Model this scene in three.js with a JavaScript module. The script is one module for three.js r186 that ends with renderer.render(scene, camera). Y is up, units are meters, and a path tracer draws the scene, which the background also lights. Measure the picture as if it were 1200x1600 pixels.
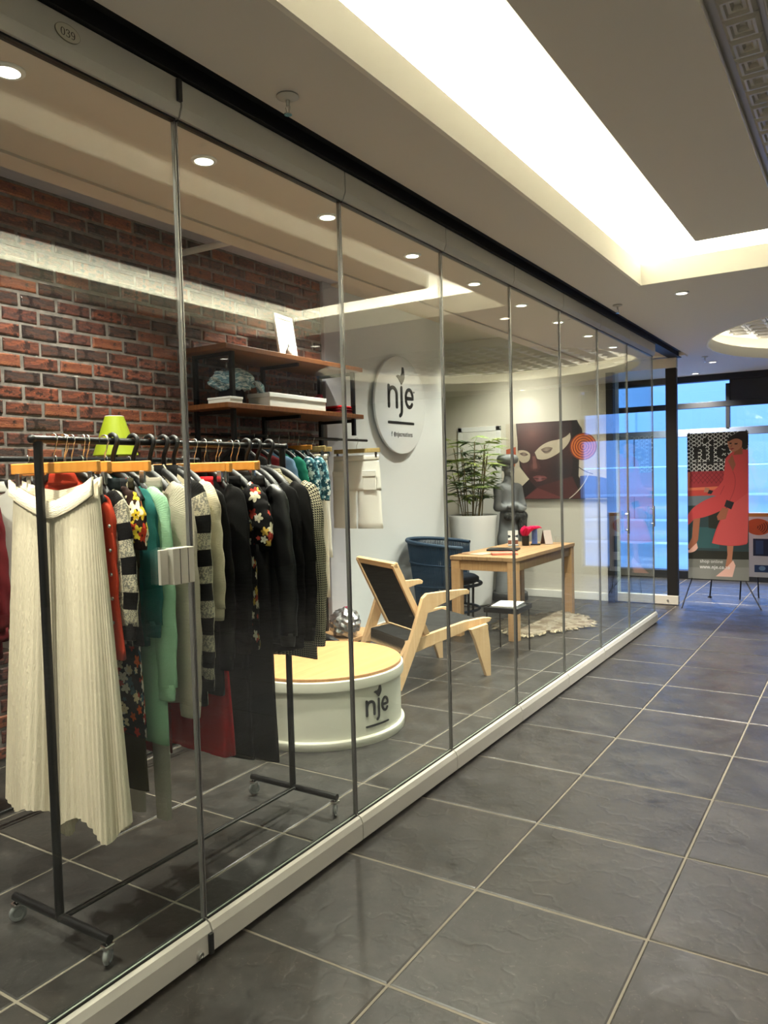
import * as THREE from 'three';
import { RoundedBoxGeometry } from 'three/addons/geometries/RoundedBoxGeometry.js';
import { mergeGeometries } from 'three/addons/utils/BufferGeometryUtils.js';
import { MarchingCubes } from 'three/addons/objects/MarchingCubes.js';
import { RectAreaLightUniformsLib } from 'three/addons/lights/RectAreaLightUniformsLib.js';
import { TextGeometry } from 'three/addons/geometries/TextGeometry.js';
import { FontLoader } from 'three/addons/loaders/FontLoader.js';

// ---------------------------------------------------------------- camera, sky, exposure
const scene = new THREE.Scene();
const D = Math.PI / 180;
const camera = new THREE.PerspectiveCamera(67.45, 0.75, 0.05, 200);
camera.rotation.order = 'YXZ';
camera.position.set(0, 1.5, 0);
camera.rotation.set(-2.64 * D, 32.36 * D, -1.5 * D);
scene.background = new THREE.Color().setRGB(0.64, 1.55, 4.0);
scene.environment = null;
const renderer = new THREE.WebGLRenderer();
renderer.toneMapping = THREE.LinearToneMapping;
renderer.toneMappingExposure = 1.15;
renderer.shadowMap.enabled = true;
RectAreaLightUniformsLib.init();

// brightness of the place's lamps (each lamp is built with its fitting below)
const LAMP = { shop: 17, shopBack: 24, hall: 36, cove: 54, dome: 10 };
const WARM = new THREE.Color().setRGB(1.0, 0.89, 0.75);
const COVEC = new THREE.Color().setRGB(1.0, 0.96, 0.86);
const HALLC = new THREE.Color().setRGB(1.0, 0.95, 0.87);

// ---------------------------------------------------------------- helpers
let seed = 7;
const rnd = () => { seed |= 0; seed = seed + 0x6D2B79F5 | 0; let t = Math.imul(seed ^ seed >>> 15, 1 | seed); t = t + Math.imul(t ^ t >>> 7, 61 | t) ^ t; return ((t ^ t >>> 14) >>> 0) / 4294967296; };
const rr = (a, b) => a + (b - a) * rnd();
const V = (x, y, z) => new THREE.Vector3(x, y, z);
const lerp = (a, b, t) => a + (b - a) * t;
const sm = (a, b, x) => { const t = Math.min(1, Math.max(0, (x - a) / (b - a))); return t * t * (3 - 2 * t); };
const used = {};
const numbered = n => { const k = used[n] = (used[n] ?? -1) + 1; return k ? n + '_' + String(k).padStart(3, '0') : n; };
function mesh(name, geo, mat, parent) {
  const m = new THREE.Mesh(Array.isArray(geo) ? join(geo) : geo, mat);
  m.name = parent && parent !== scene ? name : numbered(name);
  m.castShadow = m.receiveShadow = true; (parent || scene).add(m); return m;
}
function thing(name, label, category, [x, y, z] = [0, 0, 0], turn = 0, group) {
  const o = new THREE.Group(); o.name = numbered(name); scene.add(o); o.position.set(x, y, z); o.rotation.y = turn;
  o.userData = { label, category }; if (group) o.userData.group = group; return o;
}
function tag(o, label, category, group) { o.userData = { label, category }; if (group) o.userData.group = group; return o; }
function struct(name, geo, mat, parent, label) { const m = mesh(name, geo, mat, parent); if (!parent || parent === scene) m.userData = { kind: 'structure', label: label || name.replace(/_/g, ' '), category: name.split('_')[0] }; return m; }
function structGroup(name, label, category) { const o = new THREE.Group(); o.name = numbered(name); scene.add(o); o.userData = { kind: 'structure', label, category }; return o; }
function copy(o, label, pos, turn, group) { const c = o.clone(); c.name = numbered(o.name.replace(/_\d+$/, '')); c.userData = { ...o.userData }; if (label) c.userData.label = label; if (group) c.userData.group = group; if (pos) c.position.set(...pos); if (turn !== undefined) c.rotation.y = turn; scene.add(c); return c; }
function clean(g) { const h = g.index ? g.toNonIndexed() : g; for (const k of Object.keys(h.attributes)) if (!['position', 'normal', 'uv'].includes(k)) h.deleteAttribute(k); if (!h.attributes.normal) h.computeVertexNormals(); if (!h.attributes.uv) h.setAttribute('uv', new THREE.BufferAttribute(new Float32Array(h.attributes.position.count * 2), 2)); return h; }
function join(list) { return list.length === 1 ? list[0] : mergeGeometries(list.map(clean)); }
// uv in metres from the dominant axis of the normal
function boxUV(g, s = 1, ox = 0, oy = 0, swap = false) {
  g = g.index ? g.toNonIndexed() : g; const p = g.attributes.position, n = g.attributes.normal, uv = new Float32Array(p.count * 2);
  for (let i = 0; i < p.count; i += 3) {
    const a = [0, 0, 0]; for (let k = 0; k < 3; k++) { a[0] += Math.abs(n.getX(i + k)); a[1] += Math.abs(n.getY(i + k)); a[2] += Math.abs(n.getZ(i + k)); }
    const ax = a[0] >= a[1] && a[0] >= a[2] ? 0 : a[1] >= a[2] ? 1 : 2;
    for (let k = i; k < i + 3; k++) { const x = p.getX(k), y = p.getY(k), z = p.getZ(k); let u = ax === 0 ? z : x, v = ax === 1 ? z : y; if (swap) [u, v] = [v, u]; uv[2 * k] = u * s + ox; uv[2 * k + 1] = v * s + oy; }
  }
  g.setAttribute('uv', new THREE.BufferAttribute(uv, 2)); return g;
}
const box = (x0, y0, z0, x1, y1, z1) => { const g = new THREE.BoxGeometry(Math.abs(x1 - x0), Math.abs(y1 - y0), Math.abs(z1 - z0)); g.translate((x0 + x1) / 2, (y0 + y1) / 2, (z0 + z1) / 2); return boxUV(g); };
const rbox = (w, h, d, r, x = 0, y = 0, z = 0, seg = 2) => { const g = new RoundedBoxGeometry(w, h, d, seg, Math.min(r, w / 2.01, h / 2.01, d / 2.01)); g.translate(x, y, z); return boxUV(g); };
function rod(a, b, r, seg = 10, r2) { const d = b.clone().sub(a), g = new THREE.CylinderGeometry(r2 ?? r, r, d.length(), seg); g.translate(0, d.length() / 2, 0); g.applyQuaternion(new THREE.Quaternion().setFromUnitVectors(V(0, 1, 0), d.normalize())); g.translate(a.x, a.y, a.z); return g; }
// flat bar between two points: width w across (along side), thickness t
function bar(a, b, w, t, side, rad = 0.004) { const d = b.clone().sub(a), L = d.length(); const g = rbox(w, L, t, rad); const Y = d.normalize(), Z = new THREE.Vector3().crossVectors(side, Y).normalize(), X = new THREE.Vector3().crossVectors(Y, Z); const m = new THREE.Matrix4().makeBasis(X, Y, Z); m.setPosition(a.clone().addScaledVector(Y, L / 2)); g.applyMatrix4(m); return g; }
function tube(pts, r, seg = 32, rs = 8, closed = false) { return new THREE.TubeGeometry(new THREE.CatmullRomCurve3(pts, closed), seg, r, rs, closed); }
const lathe = (pts, seg = 48) => new THREE.LatheGeometry(pts.map(p => new THREE.Vector2(p[0], p[1])), seg);
function extrude(pts, depth, bevel = 0, holes = []) { const s = new THREE.Shape(pts.map(p => new THREE.Vector2(p[0], p[1]))); for (const h of holes) s.holes.push(new THREE.Path(h.map(p => new THREE.Vector2(p[0], p[1])))); const g = new THREE.ExtrudeGeometry(s, { depth, bevelEnabled: bevel > 0, bevelSize: bevel, bevelThickness: bevel, bevelSegments: 2, curveSegments: 16 }); return g; }
const xf = (g, f) => { f(g); return g; };

// ---------------------------------------------------------------- textures
const hash = (x, y, s) => { let h = Math.imul(x, 374761393) + Math.imul(y, 668265263) + Math.imul(s, 1442695041) | 0; h = Math.imul(h ^ h >>> 13, 1274126177); return ((h ^ h >>> 16) >>> 0) / 4294967296; };
function vnoise(x, y, px, py, s) { const x0 = Math.floor(x), y0 = Math.floor(y), fx = x - x0, fy = y - y0, u = fx * fx * (3 - 2 * fx), v = fy * fy * (3 - 2 * fy); const w = (i, j) => hash(((x0 + i) % px + px) % px, ((y0 + j) % py + py) % py, s); return lerp(lerp(w(0, 0), w(1, 0), u), lerp(w(0, 1), w(1, 1), u), v); }
function fbm(u, v, f, oct, s, ay = 1) { let a = 0, t = 0, w = 1; for (let o = 0; o < oct; o++) { const fx = f << o, fy = Math.max(1, Math.round(fx * ay)); a += w * vnoise(u * fx, v * fy, fx, fy, s + o * 17); t += w; w *= 0.55; } return a / t; }
function tex(n, fn, srgb = true, h = n) {
  const d = new Uint8Array(n * h * 4);
  for (let j = 0; j < h; j++) for (let i = 0; i < n; i++) { const c = fn(i / n, j / h, i, j), k = 4 * (j * n + i); if (typeof c === 'number') d[k] = d[k + 1] = d[k + 2] = Math.max(0, Math.min(255, c * 255)); else { d[k] = Math.max(0, Math.min(255, c[0])); d[k + 1] = Math.max(0, Math.min(255, c[1])); d[k + 2] = Math.max(0, Math.min(255, c[2])); } d[k + 3] = 255; }
  const t = new THREE.DataTexture(d, n, h); t.wrapS = t.wrapT = THREE.RepeatWrapping; t.magFilter = THREE.LinearFilter; t.minFilter = THREE.LinearFilter; if (srgb) t.colorSpace = THREE.SRGBColorSpace; t.needsUpdate = true; return t;
}
function rep(t, x, y) { const c = t.clone(); c.repeat.set(x, y); c.needsUpdate = true; return c; }
function canvas(w, h, draw, srgb = true) { const c = document.createElement('canvas'); c.width = w; c.height = h; const g = c.getContext('2d'); draw(g, w, h); const t = new THREE.CanvasTexture(c); if (srgb) t.colorSpace = THREE.SRGBColorSpace; t.magFilter = THREE.LinearFilter; return t; }
const std = (color, roughness = 0.7, o = {}) => new THREE.MeshStandardMaterial({ color, roughness, metalness: 0, ...o });
const phy = (color, roughness = 0.7, o = {}) => new THREE.MeshPhysicalMaterial({ color, roughness, metalness: 0, ...o });

const noiseT = tex(512, (u, v) => fbm(u, v, 8, 5, 3), false);
const fineT = tex(512, (u, v) => fbm(u, v, 64, 3, 9), false);
const weaveT = tex(128, (u, v, i, j) => { const a = Math.abs(Math.sin(i / 128 * Math.PI * 32)), b = Math.abs(Math.sin(j / 128 * Math.PI * 32)); return ((i >> 2) + (j >> 2)) % 2 ? a * .9 : b * .9; }, false);
const woodTex = (a, b, s, rings = 10) => tex(512, (u, v) => { const w = fbm(u, v, 3, 4, s, 0.34) * 1.4, g = 0.5 + 0.5 * Math.sin((u * rings + w * 3) * Math.PI * 2), f = fbm(u, v, 96, 2, s + 5, 0.03), k = Math.min(1, Math.max(0, 0.25 * g + 0.75 * f)); return [lerp(a[0], b[0], k), lerp(a[1], b[1], k), lerp(a[2], b[2], k)]; });

const M = {};
const plasterBump = rep(noiseT, 1.5, 1.5);
M.plaster = std(0xd9d9d6, 0.85, { bumpMap: plasterBump, bumpScale: 0.0008 });
M.wallGrey = std(0xcfd3d6, 0.8, { bumpMap: plasterBump, bumpScale: 0.0008 });
M.wallBeige = std(0xd0ccc1, 0.8, { bumpMap: plasterBump, bumpScale: 0.0008 });
M.ceil = std(0xdcd8ce, 0.85, { bumpMap: plasterBump, bumpScale: 0.0006 });
M.ceilShop = std(0xc9bdae, 0.85, { bumpMap: plasterBump, bumpScale: 0.0006 });
M.cove = std(0xf0ede0, 0.8);
M.slab = std(0xa6a8b6, 0.9, { bumpMap: rep(noiseT, 2, 2), bumpScale: 0.003 });
M.tin = std(0xbdb9ad, 0.38, { metalness: 0.25 });
M.track = std(0x040404, 0.6);
M.alu = std(0xcbc9be, 0.45, { metalness: 0.15 });
M.aluDark = std(0x4a4b4a, 0.35, { metalness: 0.8 });
M.chrome = std(0xd8d8d6, 0.12, { metalness: 1 });
M.seal = std(0x9a9b98, 0.25, { metalness: 0.7 });
M.glass = phy(0xf4faf8, 0.0, { transmission: 1, thickness: 0, ior: 1.5 });
M.windowGlass = phy(0xffffff, 0.0, { transmission: 1, thickness: 0, ior: 1.45 });
M.black = std(0x0d0d0e, 0.45);
M.blackMetal = std(0x121213, 0.35, { metalness: 0.4 });
M.frameDark = std(0x16181b, 0.5);
M.white = std(0xe8e8e4, 0.5);
M.whiteGloss = phy(0xe9ebec, 0.25, { clearcoat: 0.5, clearcoatRoughness: 0.1 });
M.lampGlow = std(0xffffff, 0.4, { emissive: new THREE.Color().setRGB(1, 0.9, 0.72), emissiveIntensity: 6 });
M.coveGlow = std(0xffffff, 0.4, { emissive: new THREE.Color().setRGB(1, 0.92, 0.7), emissiveIntensity: 5 });

// ---------------------------------------------------------------- FLOOR: slate tiles in pale grout
const PITCH = 0.605;
function slate(s, base, warm) {
  return tex(512, (u, v) => {
    const a = fbm(u, v, 3, 5, s), b = fbm(u, v, 14, 4, s + 31), c = fbm(u, v, 40, 3, s + 57), r = Math.abs(fbm(u, v, 5, 4, s + 77) - 0.5);
    let k = base * (0.72 + 0.5 * a) * (0.86 + 0.3 * b) * (0.94 + 0.12 * c);
    if (r < 0.005 && fbm(u, v, 4, 2, s + 90) > 0.58) k += 16;          // thin pale cleft lines
    if (fbm(u, v, 60, 2, s + 120) > 0.84) k += 22;                     // pale scuff specks
    return [k * (1 + 0.05 * warm + 0.05 * (b - .5)), k * (1 + 0.005 * warm), k * (1 - 0.05 * warm)];
  });
}
const slateT = [slate(11, 42, 1.5), slate(23, 47, 1.2), slate(41, 39, 1.8), slate(67, 44, 0.8)];
const slateB = [11, 41].map(s => tex(512, (u, v) => 0.55 * fbm(u, v, 3, 5, s) + 0.3 * fbm(u, v, 12, 4, s + 31) + 0.25 * Math.min(1, 14 * Math.abs(fbm(u, v, 5, 4, s + 77) - 0.5)), false));
const slateR = tex(512, (u, v) => 0.20 + 0.30 * fbm(u, v, 6, 5, 5) + 0.12 * fbm(u, v, 40, 3, 8), false);
M.slate = slateT.map((t, i) => std(0xffffff, 1, { map: t, roughnessMap: slateR, bumpMap: slateB[i % 2], bumpScale: 0.0018 }));
M.grout = std(0x746d60, 0.9, { bumpMap: rep(noiseT, 3, 3), bumpScale: 0.002 });
const floor = structGroup('floor', 'dark slate tile floor with pale grout lines', 'floor');
mesh('grout_bed', box(-6.2, -0.14, 2.7, 5.4, -0.0035, -11.2), M.grout, floor);
mesh('far_paving', box(3.03, -0.0035, 2.7, 5.2, 0.0, -11.1), M.slate[0], floor);
function tileGeo(w, d, u0, v0) { // slab with a worn chamfered edge
  const c = 0.005, h = 0.02, g = new THREE.BufferGeometry(), P = [], U = [], I = [];
  const ring = (e, y) => { for (const [x, z] of [[-1, -1], [1, -1], [1, 1], [-1, 1]]) { P.push(x * (w / 2 - e), y, z * (d / 2 - e)); U.push(u0 + (x * w / 2 + w / 2) / 0.62, v0 + (z * d / 2 + d / 2) / 0.62); } };
  ring(0, -h); ring(0, -0.0025); ring(c, 0);
  for (let r = 0; r < 2; r++) for (let k = 0; k < 4; k++) { const a = r * 4 + k, b = r * 4 + (k + 1) % 4; I.push(a, a + 4, b, b, a + 4, b + 4); }
  I.push(8, 11, 9, 9, 11, 10);
  g.setAttribute('position', new THREE.Float32BufferAttribute(P, 3)); g.setAttribute('uv', new THREE.Float32BufferAttribute(U, 2)); g.setIndex(I);
  const n = g.toNonIndexed(); n.computeVertexNormals(); return n;
}
const tileCache = {};
function layTile(x0, x1, z0, z1, parent) {
  const gap = 0.005, w = +(x1 - x0 - 2 * gap).toFixed(3), d = +(z1 - z0 - 2 * gap).toFixed(3); if (w < 0.02 || d < 0.02) return;
  const v = Math.floor(rnd() * 4), key = [w, d, v].join(); tileCache[key] ??= tileGeo(w, d, v * 0.27, v * 0.41);
  const m = mesh('tile', tileCache[key], M.slate[Math.floor(rnd() * 4)], parent); m.position.set((x0 + x1) / 2, rr(-0.0006, 0.0006), (z0 + z1) / 2); m.rotation.set(rr(-1, 1) * 0.0012, Math.abs(w - d) < 0.01 ? Math.floor(rnd() * 4) * Math.PI / 2 : 0, rr(-1, 1) * 0.0012);
}
const zLines = []; for (let z = -2.45 + PITCH * 8; z > -11.6; z -= PITCH) zLines.push(z); zLines.push(-11.6);
for (let i = 0; i + 1 < zLines.length; i++) {
  const z1 = zLines[i], z0 = zLines[i + 1];
  const xs = [-1.79]; for (let k = 0; k < 8; k++) xs.push(-1.2 + 0.603 * k);
  for (let k = 0; k + 1 < xs.length; k++) layTile(xs[k], xs[k + 1], z0, z1, floor);
  if (z1 > 1.2) continue;
  const xi = z0 < -7.4 ? [-5.9, -5.13, -4.525, -3.92, -3.31, -2.705, -2.1, -1.79] : [-4.06, -3.92, -3.31, -2.705, -2.1, -1.79];
  for (let k = 0; k + 1 < xi.length; k++) layTile(xi[k], xi[k + 1], z0, z1, floor);
}
// ---------------------------------------------------------------- CEILINGS
const CY = 2.74, CZ0 = 2.6;   // hall ceiling height
function slabWithHoles(x0, z0, x1, z1, y, t, holes, segCircle = 64) { // shape in (x, -z) turned flat, thickness upwards
  const s = new THREE.Shape([[x0, -z0], [x1, -z0], [x1, -z1], [x0, -z1]].map(p => new THREE.Vector2(...p)));
  for (const h of holes) { const p = new THREE.Path(); if (h.r) { p.absarc(h.x, -h.z, h.r, 0, Math.PI * 2, true); } else p.setFromPoints([[h.x0, -h.z0], [h.x0, -h.z1], [h.x1, -h.z1], [h.x1, -h.z0]].map(q => new THREE.Vector2(...q))); s.holes.push(p); }
  const g = new THREE.ExtrudeGeometry(s, { depth: t, bevelEnabled: false, curveSegments: segCircle }); g.rotateX(-Math.PI / 2); g.translate(0, y, 0); return boxUV(g);
}
const RX0 = -1.3, RX1 = 0.87, RZ0 = 2.2, RZ1 = -5.35;            // rectangular light recess
const OC = { x: 0.55, z: -8.65, r: 1.95 };                        // round dome recess
const ceil = structGroup('ceiling', 'taupe hall ceiling with a long lit recess', 'ceiling');
mesh('soffit', slabWithHoles(-1.685, CZ0, 5.2, -11.1, CY, 0.035, [{ x0: RX0 - 0.02, x1: RX1 + 0.02, z0: RZ0 + 0.02, z1: RZ1 - 0.02 }, { ...OC, r: OC.r + 0.02 }]), M.ceil, ceil);
// recess: fascia lip, trough, sloping cove, lid
(function () {
  const prof = [[0, CY - 0.002], [0.0, 2.88], [-0.025, 2.88], [-0.03, 2.80], [-0.15, 2.80], [-0.15, 2.93], [0.30, 3.22], [0.30, 3.26], [-0.19, 2.95], [-0.19, 2.865], [-0.16, 2.865], [-0.16, 2.79], [-0.0195, 2.79], [-0.0195, CY - 0.002]]; // inward +, height
  const ringGeo = (pr) => { // sweep the profile round the rectangle with mitred corners
    const cs = [[RX0, RZ0, 1, -1], [RX1, RZ0, -1, -1], [RX1, RZ1, -1, 1], [RX0, RZ1, 1, 1]], P = [], I = [], n = pr.length;
    for (let c = 0; c < 4; c++) { const a = cs[c], b = cs[(c + 1) % 4]; for (let k = 0; k < n; k++) { const p = pr[k], q = pr[(k + 1) % n], A = (s, t) => [s[0] + s[2] * t[0], t[1], s[1] + s[3] * t[0]]; const i0 = P.length / 3; P.push(...A(a, p), ...A(a, q), ...A(b, q), ...A(b, p)); I.push(i0, i0 + 1, i0 + 2, i0, i0 + 2, i0 + 3); } }
    const g = new THREE.BufferGeometry(); g.setAttribute('position', new THREE.Float32BufferAttribute(P, 3)); g.setIndex(I); const m = g.toNonIndexed(); m.computeVertexNormals(); return boxUV(m);
  };
  mesh('cove_fascia', ringGeo(prof), M.cove, ceil);
  mesh('recess_lid', box(RX0 + 0.28, 3.22, RZ0 - 0.28, RX1 - 0.28, 3.30, RZ1 + 0.28), M.cove, ceil);
  // the raft that hangs inside the recess, with the pressed-metal strip let into it
  const raft = structGroup('ceiling', 'taupe floating ceiling raft with a strip of pressed metal coffers', 'ceiling');
  const x0 = RX0 + 0.42, x1 = 0.31, z0 = RZ0 - 0.42, z1 = RZ1 + 0.42;
  mesh('raft', slabWithHoles(x0, z0, x1, z1, 2.85, 0.10, [{ x0: -0.415, x1: -0.155, z0: z0 - 0.46, z1: z1 + 0.46 }]), M.ceil, raft);
  const beads = []; const bx0 = -0.415, bx1 = -0.155, bz0 = z0 - 0.46, bz1 = z1 + 0.46;
  for (const [a, b] of [[[bx0, bz0], [bx1, bz0]], [[bx1, bz0], [bx1, bz1]], [[bx1, bz1], [bx0, bz1]], [[bx0, bz1], [bx0, bz0]]]) beads.push(rod(V(a[0], 2.85, a[1]), V(b[0], 2.85, b[1]), 0.006, 8));
  mesh('bead_moulding', beads, M.tin, raft);
  mesh('metal_backing', box(bx0 - 0.02, 2.868, bz0 + 0.02, bx1 + 0.02, 2.90, bz1 - 0.02), M.tin, raft);
  coffers(raft, -0.388, -0.28, bz1 + 0.05, bz0 - 0.04, 2.868, 0.108, 0.13);
  mesh('bead_moulding', [-0.262, -0.245, -0.225, -0.19].map(x => rod(V(x, 2.866, bz0), V(x, 2.866, bz1), 0.005, 8)), M.tin, raft);
  // hangers carrying the raft from the lid
  for (const x of [x0 + 0.3, x1 - 0.3]) for (let z = z1 + 0.4; z < z0; z += 1.6) mesh('hanger_rod', rod(V(x, 2.95, z), V(x, 3.24, z), 0.008), M.alu, raft);
})();
function cofferGeo(w, d) { // a pressed coffer: three stepped frames round a sunken field, open side down
  const pr = [[0, 0], [0.012, -0.012], [0.02, -0.012], [0.026, -0.004], [0.036, -0.004], [0.044, 0.008]], P = [], I = [];
  for (const [e, y] of pr) for (const [x, z] of [[-1, -1], [1, -1], [1, 1], [-1, 1]]) P.push(x * (w / 2 - e), y, z * (d / 2 - e));
  for (let r = 0; r + 1 < pr.length; r++) for (let k = 0; k < 4; k++) { const a = r * 4 + k, b = r * 4 + (k + 1) % 4; I.push(a, b, a + 4, b, b + 4, a + 4); }
  const l = (pr.length - 1) * 4; I.push(l, l + 1, l + 3, l + 1, l + 2, l + 3);
  const g = new THREE.BufferGeometry(); g.setAttribute('position', new THREE.Float32BufferAttribute(P, 3)); g.setIndex(I); const n = g.toNonIndexed(); n.computeVertexNormals(); return boxUV(n);
}
function coffers(parent, x0, x1, z0, z1, y, pw, pd, inside) {
  const g = cofferGeo(pw * 0.96, pd * 0.93);
  for (let x = x0 + pw / 2; x < x1; x += pw) for (let z = z0 + pd / 2; z < z1; z += pd) { if (inside && !inside(x, z)) continue; const m = mesh('coffer', g, M.tin, parent); m.position.set(x, y - 0.009, z); }
}
// round dome: rim, ring trough, pressed metal field
(function () {
  const dome = structGroup('ceiling', 'round ceiling dome lined with pressed metal coffers', 'ceiling');
  const { x, z, r } = OC;
  const rim = lathe([[r, CY - 0.002], [r, 2.85], [r + 0.02, 2.85], [r + 0.02, 2.80], [r + 0.16, 2.80], [r + 0.16, 2.985], [r + 0.2, 2.985], [r + 0.2, 2.865], [r + 0.17, 2.865], [r + 0.17, 2.79], [r + 0.0195, 2.79], [r + 0.0195, CY - 0.002], [r, CY - 0.002]], 96); rim.translate(x, 0, z);
  mesh('dome_rim', rim, M.cove, dome);
  const top = new THREE.CylinderGeometry(r + 0.2, r + 0.2, 0.04, 72); top.translate(x, 3.004, z); mesh('metal_backing', top, M.tin, dome);
  coffers(dome, x - 2.09, x + 2.09, z - 2.09, z + 2.09, 2.984, 0.22, 0.22, (a, b) => Math.hypot(a - x, b - z) < r - 0.02);
})();

// shop ceilings
const shopCeil = structGroup('ceiling', 'dropped plaster ceiling of the shop behind the glass', 'ceiling');
mesh('dropped_ceiling', box(-2.77, CY, 1.0, -1.86, CY + 0.1, -8.75), M.ceilShop, shopCeil);
mesh('bulkhead', [box(-2.77, CY + 0.1, 1.0, -2.67, 3.2, -8.75), box(-2.82, CY - 0.012, 1.0, -2.70, CY + 0.03, -8.75), box(-2.845, CY + 0.03, 1.0, -2.77, CY + 0.055, -8.75), box(-2.80, CY + 0.055, 1.0, -2.77, CY + 0.11, -8.75)], M.ceilShop, shopCeil);
mesh('upper_slab', box(-6.2, 3.19, 1.0, -2.66, 3.33, -5.5), M.slab, shopCeil);
mesh('back_ceiling', box(-6.2, 3.17, -5.5, -2.66, 3.33, -8.9), M.ceilShop, shopCeil);
mesh('hall_end_ceiling', box(-6.2, CY, -8.78, -1.685, CY + 0.12, -11.1), M.ceil, ceil);
// ---------------------------------------------------------------- BRICK WALL (along the shop's far side)
const WX = -4.0, BRZ = -5.38;
const mortarT = tex(256, (u, v) => { const k = 0.75 + 0.5 * fbm(u, v, 16, 4, 71); return [134 * k, 127 * k, 122 * k]; });
M.mortar = std(0xffffff, 0.9, { map: rep(mortarT, 2, 2), bumpMap: rep(noiseT, 3, 3), bumpScale: 0.004 });
const wallBrick = structGroup('wall_left', 'red clinker brick wall with grey mortar behind the clothes racks', 'wall');
mesh('mortar_bed', box(-4.16, 0, 1.0, WX - 0.006, 3.19, BRZ), M.mortar, wallBrick);
function brickTex(s, c1, c2, dark) {
  return tex(256, (u, v) => {
    const a = fbm(u, v, 4, 4, s), b = fbm(u, v, 24, 3, s + 9), st = fbm(u, v, 7, 3, s + 21, 0.3), k = sm(0.35, 0.65, a);
    let r = lerp(c1[0], c2[0], k), g = lerp(c1[1], c2[1], k), bl = lerp(c1[2], c2[2], k);
    if (st > dark) { const q = sm(dark, dark + 0.12, st) * 0.75; r = lerp(r, 44, q); g = lerp(g, 36, q); bl = lerp(bl, 38, q); }   // burnt flashes of the clinker
    const f = 0.72 + 0.56 * b; return [r * f, g * f, bl * f];
  }, true, 128);
}
const brickMaps = [brickTex(3, [142, 82, 64], [112, 68, 58], 0.58), brickTex(14, [152, 94, 68], [126, 74, 60], 0.6), brickTex(29, [116, 72, 64], [86, 64, 62], 0.5), brickTex(48, [76, 65, 64], [100, 70, 62], 0.5), brickTex(63, [144, 84, 66], [102, 66, 58], 0.54)];
const brickBump = tex(256, (u, v) => 0.5 * fbm(u, v, 8, 5, 81) + 0.5 * fbm(u, v, 3, 3, 99), false, 128);
M.brick = brickMaps.map((t, i) => std(0xffffff, [0.3, 0.36, 0.28, 0.24, 0.32][i], { map: t, bumpMap: brickBump, bumpScale: 0.005 }));
function brickGeo(s) { // rough clinker face, slightly out of square, with broken arrises
  const w = 0.214 - 0.006 * hash(s, 1, 5), h = 0.0685 - 0.005 * hash(s, 2, 5), e = 0.007, P = [], U = [], I = [];
  const j = (k) => (hash(s, k, 9) - 0.5) * 0.006;
  const ring = (ins, x, id) => { [[-1, -1], [1, -1], [1, 1], [-1, 1]].forEach(([a, b], q) => { P.push(x + (id === 2 ? j(q + 20) * 0.5 : 0), b * (h / 2 - ins) + j(q + id * 0), a * (w / 2 - ins) + j(q + 8)); U.push(a * 0.5 + 0.5 + s * 0.13, b * 0.5 + 0.5); }); };
  ring(0, -0.02, 0); ring(0, 0.003, 1); ring(e, 0.008, 2);
  for (let r = 0; r < 2; r++) for (let k = 0; k < 4; k++) { const a = r * 4 + k, b = r * 4 + (k + 1) % 4; I.push(a, a + 4, b, b, a + 4, b + 4); }
  I.push(8, 11, 9, 9, 11, 10);
  const g = new THREE.BufferGeometry(); g.setAttribute('position', new THREE.Float32BufferAttribute(P, 3)); g.setAttribute('uv', new THREE.Float32BufferAttribute(U, 2)); g.setIndex(I); const n = g.toNonIndexed(); n.computeVertexNormals(); return n;
}
const brickG = [0, 1, 2, 3, 4, 5, 6].map(brickGeo), brickHalf = brickG[0].clone(); brickHalf.scale(1, 1, 0.47);
const restBricks = M.brick.map(() => []);
let nBrick = 0;
for (let row = 0; row < 37; row++) {
  const y = 0.043 + row * 0.086; if (y > 3.16) break;
  for (let k = 0; k < 30; k++) {
    let z = 0.9 - k * 0.232 - (row % 2) * 0.116, half = false;
    if (z - 0.112 < BRZ) { if (z + 0.06 < BRZ + 0.06) continue; half = true; z = (z + 0.112 + BRZ) / 2; if (z + 0.05 < BRZ + 0.045) continue; }
    const g = half ? brickHalf : brickG[Math.floor(rnd() * 7)], mi = Math.min(4, Math.floor(rnd() * 5));
    const px = WX - 0.004 + rr(-0.003, 0.003), tilt = rr(-0.008, 0.008);
    if (y > 1.47 && z < -2.28 && nBrick < 300) { const m = mesh('brick', g, M.brick[mi], wallBrick); m.position.set(px, y + rr(-0.002, 0.002), z); m.rotation.x = tilt; nBrick++; }
    else { const c = g.clone(); c.rotateX(tilt); c.translate(px, y, z); restBricks[mi].push(c); }
  }
}
restBricks.forEach((l, i) => { if (l.length) mesh('brickwork', l, M.brick[i], wallBrick).userData = { kind: 'stuff' }; });
// ---------------------------------------------------------------- other walls
M.lilac = std(0xb4b4bd, 0.8, { bumpMap: plasterBump, bumpScale: 0.001 });
struct('trim_2', rbox(0.17, 3.19, 0.25, 0.008, -4.055, 1.595, -5.505), M.lilac, scene, 'pale grey pilaster between the brick and the white wall');
struct('wall_left', box(-4.16, 0, -5.62, WX, 3.19, -7.62), M.wallGrey, scene, 'plain pale grey wall carrying the round shop sign');
struct('wall_back', box(-6.1, 0, -8.8, -2.44, 3.25, -8.96), M.wallBeige, scene, 'beige end wall behind the statue and the portrait');
struct('wall_niche', [box(-5.95, 0, -7.5, -4.16, 3.25, -7.62), box(-6.1, 0, -7.5, -5.95, 3.25, -8.9)], M.wallBeige, scene, 'beige side walls of the recess left of the door');
struct('wall_shop_front', box(-4.16, 0, 0.98, -1.7, 3.33, 1.12), M.plaster, scene, 'near end wall of the shop');
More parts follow.
